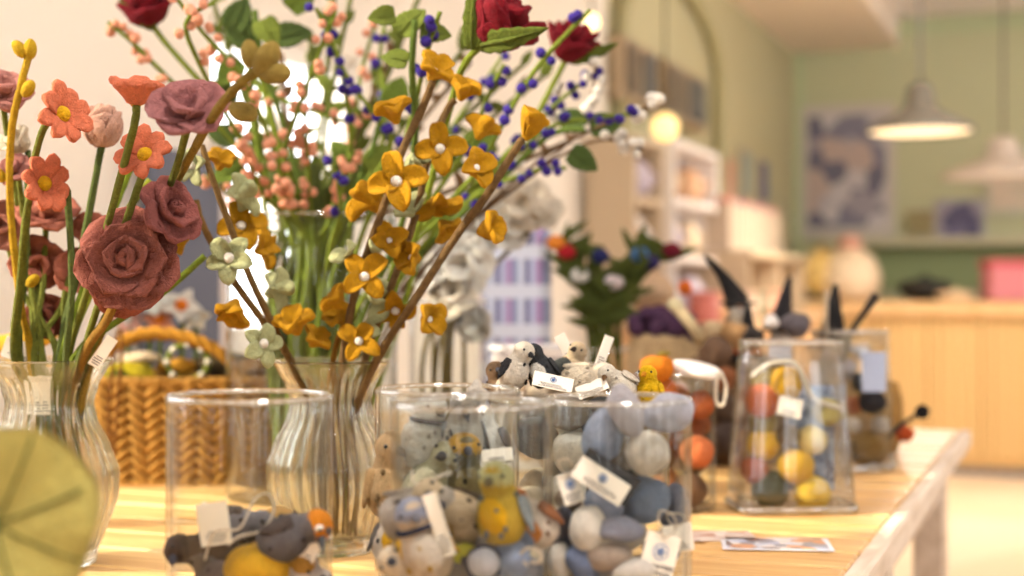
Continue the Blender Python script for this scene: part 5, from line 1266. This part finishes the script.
# items on the counter
def on_counter(px, u=8.5): return atu(px, u, .966)
def blob_item(name, label, cat, px, u, prof, mat, z=.966, extra=None):
    p = atu(px, u, z); t = thing(name, label, cat, p)
    MB().lathe(prof, 32).build('body', mat, t)
    if extra: extra(t)
    return t
blob_item('black_bowl', 'low round black bowl on the counter below the purple picture', 'bowl', 925, 8.6, [(.001, 0), (.09, 0), (.15, .05), (.16, .09), (.12, .12), (.001, .13)], plain((36, 36, 36), .5), extra=lambda t: MB().tube([(-.04, 0, .12), (0, 0, .15), (.04, 0, .12)], .01, 8).build('handle', plain((30, 30, 30), .4), t))
t = thing('pink_box', 'pink and red gift box at the right end of the counter', 'box', atu(1012, 8.6, .966))
MB().box((0, 0, .10), (.3, .2, .20), r=.01).build('box_body', plain((222, 140, 150), .6), t, smooth=False)
MB().box((0, 0, .215), (.32, .22, .04), r=.008).build('lid', plain((214, 96, 112), .6), t, smooth=False)
blob_item('cream_dish', 'cream rounded dish on the counter right of the black bowl', 'dish', 955, 8.45, [(.001, 0), (.07, 0), (.11, .03), (.10, .05), (.001, .06)], plain((240, 214, 176), .6), extra=lambda t: MB().ell((0, 0, .06), (.02, .02, .015)).build('knob', plain((220, 190, 150), .6), t))
def headphones(t): MB().ell((0, 0, .33), (.07, .07, .06)).build('lid', plain((214, 160, 140), .6), t)
blob_item('cream_urn', 'tall cream urn with pinkish lid on the counter left of the bowl', 'urn', 850, 8.5, [(.001, 0), (.10, 0), (.17, .05), (.18, .15), (.14, .25), (.08, .30), (.001, .31)], plain((240, 218, 188), .6), extra=headphones)
blob_item('golden_globe', 'golden glowing globe lantern on the counter beside the cream urn', 'lantern', 822, 8.5, [(.001, 0), (.05, 0), (.055, .02), (.12, .08), (.14, .16), (.12, .24), (.05, .29), (.001, .3)], plain((240, 206, 130), .5), extra=lambda t: MB().tube([(0, 0, .29), (0, 0, .33)], .02, 8).build('cap', plain((190, 150, 90), .5), t))
t = thing('dark_register', 'dark slatted card rack on the counter left of the golden globe', 'rack', atu(806, 8.5, .966)); t.rotation_euler.z = TH+PI/2
for k in range(5): MB().box((-.10+k*.05, 0, .12), (.035, .14, .20), r=.006).build('card_pocket', plain([(100, 96, 80), (76, 76, 66)][k % 2], .6), t, smooth=False)
MB().box((0, 0, .01), (.28, .2, .02), r=.004).build('base', plain((90, 84, 70), .6), t, smooth=False)
# left side: sideboard + shelving along the left wall
t = rthing('sideboard', 'long peach wood sideboard along the left wall behind the table', 'sideboard', wall_u(625, VW-.1), VW-.02, 0)
ul = 7.9-wall_u(625, VW-.1)
ubox(MB(), 0, ul, -.42, 0, .1, .86, r=.005).build('carcass', wood('peach_wood', (214, 168, 120), (232, 194, 150), (2, 10, 10)), t, smooth=False)
ubox(MB(), -.02, ul+.02, -.45, 0, .86, .90, r=.005).build('top', plain((226, 190, 150), .5), t, smooth=False)
ubox(MB(), .02, ul-.02, -.40, -.02, 0, .1).build('plinth', plain((140, 110, 80), .6), t, smooth=False)
for k in range(5):
    d_ = ubox(MB(), .05+k*ul/5, (k+1)*ul/5-.03, -.435, -.42, .14, .82, r=.003).build('door', plain((220, 178, 132), .6), t, smooth=False)
    ubox(MB(), .1+k*ul/5, .12+k*ul/5, -.45, -.435, .45, .6).build('handle', plain((120, 100, 80), .4), d_, smooth=False)
# tall shelving units on it
def shelf_unit(label, px0, px1, z0, z1, n, matc, back, grp=None, depth=.2, vw=VW-.02):
    u0, u1 = wall_u(px0, vw-.15), wall_u(px1, vw-.15)
    t = rthing('shelf_unit', label, 'shelves', u0, vw, z0)
    w_ = u1-u0; h_ = z1-z0
    for a in (0, w_-.03): ubox(MB(), a, a+.03, -depth, 0, 0, h_, r=.003).build('side_panel', matc, t, smooth=False)
    for k in range(n+1): ubox(MB(), .03, w_-.03, -depth, 0, (h_-.03)*k/n, (h_-.03)*k/n+.03, r=.003).build('shelf_board', matc, t, smooth=False)
    ubox(MB(), .03, w_-.03, -.015, 0, 0, h_).build('back_panel', back, t, smooth=False)
    return t, u0, w_, z0, h_, n
tanw = plain((196, 176, 148), .6); whw = plain((236, 228, 224), .6)
units = [shelf_unit('tan shelf unit with glowing lantern, under the arch at left', 622, 652, .905, 1.62, 3, tanw, plain((176, 150, 118), .7)),
         shelf_unit('white shelf unit of pale crockery beside the tan one', 662, 708, .905, 1.66, 3, whw, plain((214, 206, 206), .7))]
kinds = [('cream bowl', (236, 214, 180)), ('peach pot', (226, 180, 140)), ('white jug', (240, 234, 230)), ('lilac cup', (196, 184, 200))]
shn = ['bottom', 'middle', 'top']
for ui, (t, u0, w_, z0, h_, n) in enumerate(units):
    for k in range(n):
        m_ = 2
        for j in range(m_):
            kd = kinds[(k+j+ui*2) % 4]; rr_ = .06+.015*((k+j) % 2)
            p = uv(u0+w_*(j+.5)/m_, VW-.12, z0+(h_-.03)*k/n+.031)
            side = ['left', 'right'][j]
            tt = thing('crockery_piece', '%s on the %s shelf, %s side, of the %s shelf unit' % (kd[0], shn[k], side, ['tan', 'white'][ui]), 'crockery', p, 'crockery on the far shelves')
            MB().lathe([(.001, 0), (rr_*.6, 0), (rr_, .05), (rr_*.9, .12), (rr_*.55, .15), (rr_*.5, .16), (.001, .15)], 20).build('body', plain(kd[1], .4), tt)
            MB().tube([(rr_*.8, 0, .11), (rr_*1.25, 0, .09), (rr_*.95, 0, .05)], .008, 6).build('handle', plain(kd[1], .4), tt)
# glowing lantern
c = P(665, 127, 5.7)
t = thing('globe_lantern', 'glowing round yellow lantern hanging in the arched niche', 'lantern', c)
MB().ell((0, 0, 0), (.055, .055, .055), None, 24, 16).build('globe', plain((255, 224, 150), .5, emit=1.3), t)
MB().tube([(0, 0, .08), (0, 0, CEIL-.22-c.z)], .005, 6).build('cord', plain((90, 80, 60), .5), t)
c = P(592, 22, 5.0)
t = thing('small_bulb', 'small glowing bulb at top behind the far right red rose', 'bulb', c)
MB().ell((0, 0, 0), (.02, .02, .026), None, 16, 12).build('glass_bulb', plain((255, 226, 160), .5, emit=4), t)
MB().tube([(0, 0, .03), (0, 0, CEIL-c.z)], .005, 6).build('cord', plain((90, 80, 60), .5), t)
# niche cabinet doors (dark panes)
for i, (a, b_) in enumerate(((618, 652), (660, 702))):
    u0, u1 = wall_u(a, VW-.05), wall_u(b_, VW-.05)
    t = rthing('glazed_cabinet', ['left', 'right'][i]+' glazed wall cabinet with dark panes in the arched niche', 'cabinet', u0, VW-.01, 1.80)
    w_ = u1-u0
    ubox(MB(), 0, w_, -.06, 0, 0, .26, r=.004).build('cabinet_body', plain((168, 148, 120), .7), t, smooth=False)
    for j in range(2):
        ubox(MB(), .04+j*w_/2, w_/2-.03+j*w_/2, -.072, -.06, .03, .23).build('pane', plain([(104, 90, 80), (84, 84, 90)][j], .3), t, smooth=False)
# low riser shelf carrying a row of white cartons
ur0, ur1 = wall_u(712, VW-.2), 7.88
t = rthing('low_shelf', 'low open wooden shelf on the sideboard carrying the white cartons', 'shelf', ur0, VW-.03, .901)
for a in (0, (ur1-ur0)/2, ur1-ur0-.03): ubox(MB(), a, a+.03, -.34, 0, 0, .28, r=.003).build('side_panel', tanw, t, smooth=False)
ubox(MB(), 0, ur1-ur0, -.36, 0, .28, .31, r=.003).build('shelf_board', tanw, t, smooth=False)
# cartons, and pink/red goods
ub = ur0+.06
for k in range(11):
    u_ = ub+k*.115
    if u_ > 7.85: break
    p = uv(u_, VW-.22, 1.213)
    t = thing('white_carton', 'white carton in the row on the low shelf, blurred above the witches', 'carton', p, 'white cartons on the sideboard'); t.rotation_euler.z = TH
    MB().box((0, 0, .11), (.09, .12, .22), r=.006).build('carton_body', plain((192, 174, 154), .7), t, smooth=False)
    MB().box((0, 0, .235), (.07, .1, .03), r=.004).build('lid', plain([(206, 140, 130), (214, 176, 160), (170, 130, 150)][k % 3], .7), t, smooth=False)
for k in range(7):
    u_ = wall_u(625, VW-.1)+.08+k*.24
    p = uv(u_, VW-.40, .901)
    cc = [(206, 120, 110), (226, 180, 130), (176, 90, 96), (230, 200, 170), (150, 140, 110), (214, 150, 120), (196, 110, 90)][k]
    nm = ['rose pink', 'apricot', 'wine red', 'cream', 'khaki', 'salmon', 'rust'][k]
    t = thing('storage_tin', nm+' tin at the front of the sideboard, blurred behind the witches', 'tin', p, 'tins on the sideboard')
    MB().lathe([(.001, 0), (.06, 0), (.062, .01), (.062, .10), (.001, .10)], 24).build('tin_body', plain(cc, .5), t)
    MB().lathe([(.001, .101), (.064, .101), (.064, .118), (.05, .125), (.001, .125)], 24).build('lid', plain(cc, .4), t)
for k, (px, py0, py1, w_, cc, nm) in enumerate([(745, 150, 200, .18, (150, 160, 150), 'teal grey'), (762, 160, 205, .14, (90, 96, 140), 'navy'), (728, 158, 205, .12, (206, 150, 130), 'terracotta')]):
    u_ = wall_u(px, VW-.01); Y = atu(px, u_).y
    Y = (VW)/(VX.y+VX.x*((px-512)/F)); z0 = CZ-(py1-288)/F*Y; z1 = CZ-(py0-288)/F*Y
    t = rthing('wall_picture', nm+' small picture on the olive wall left of the poster', 'picture', u_, VW-.012, z0)
    MB().box((0, 0, (z1-z0)/2), (w_*1.6, .02, z1-z0), r=.003).build('frame', plain((176, 164, 140), .6), t, smooth=False)
    MB().box((0, -.012, (z1-z0)/2), (w_*1.4, .004, (z1-z0)*.85)).build('print', plain(cc, .6, noise_=.2), t, smooth=False)

# ================================================================ LIGHT
w = bpy.data.worlds.new('sky'); SC.world = w; w.use_nodes = True
nt = w.node_tree; bg = nt.nodes['Background']; bg.inputs[0].default_value = (.96, .97, 1.0, 1); bg.inputs[1].default_value = 5.6
sun = bpy.data.lights.new('sun', 'SUN'); sun.energy = 9.5; sun.color = (1, .87, .66); sun.angle = math.radians(1.2)
so = bpy.data.objects.new('sun', sun); COL.objects.link(so)
dirv = (UX*.50-VX*.80-Vector((0, 0, .46))).normalized()
so.rotation_mode = 'QUATERNION'; so.rotation_quaternion = (-dirv).to_track_quat('Z', 'Y')

for k, (u_, v_) in enumerate(((7.2, -1.6), (6.2, .4), (8.6, -3.0), (5.0, -1.2))):  # added out-of-frame point lights without fixtures, lifting the far walls and ceiling
    l_ = bpy.data.lights.new('added_shop_fill', 'POINT'); l_.energy = 14; l_.shadow_soft_size = .15; l_.color = (1, .93, .86)
    lo = bpy.data.objects.new('added_shop_fill', l_); COL.objects.link(lo); lo.location = uv(u_, v_, 2.05)
sp = bpy.data.lights.new('added_table_fill', 'AREA'); sp.shape = 'DISK'; sp.size = .35; sp.energy = 34; sp.color = (1, .93, .84)  # added overhead light with no fixture, brightens the table and its contrast
spo = bpy.data.objects.new('added_table_fill', sp); COL.objects.link(spo); spo.location = uv(.55, -.1, 2.75)
spo.rotation_mode = 'QUATERNION'; spo.rotation_quaternion = (uv(.55, -.1, 2.75)-Vector((0, 1.2, .9))).to_track_quat('Z', 'Y')
cam = bpy.data.cameras.new('camera'); co = bpy.data.objects.new('camera', cam); COL.objects.link(co)
cam.lens = 50; cam.sensor_width = 36; cam.clip_start = .05
co.location = (0, 0, CZ); co.rotation_euler = (PI/2, 0, 0)
cam.dof.use_dof = True; cam.dof.focus_distance = 1.26; cam.dof.aperture_fstop = 3.1; cam.dof.aperture_blades = 0
SC.camera = co
SC.view_settings.view_transform = 'Standard'; SC.view_settings.look = 'None'; SC.view_settings.gamma = 1; SC.view_settings.use_curve_mapping = False
SC.view_settings.exposure = 0.08
cy = SC.cycles
cy.max_bounces = 16; cy.transparent_max_bounces = 40; cy.transmission_bounces = 12; cy.glossy_bounces = 5; cy.diffuse_bounces = 4
cy.use_denoising = True; cy.sample_clamp_indirect = 6
cy.caustics_reflective = False; cy.caustics_refractive = True
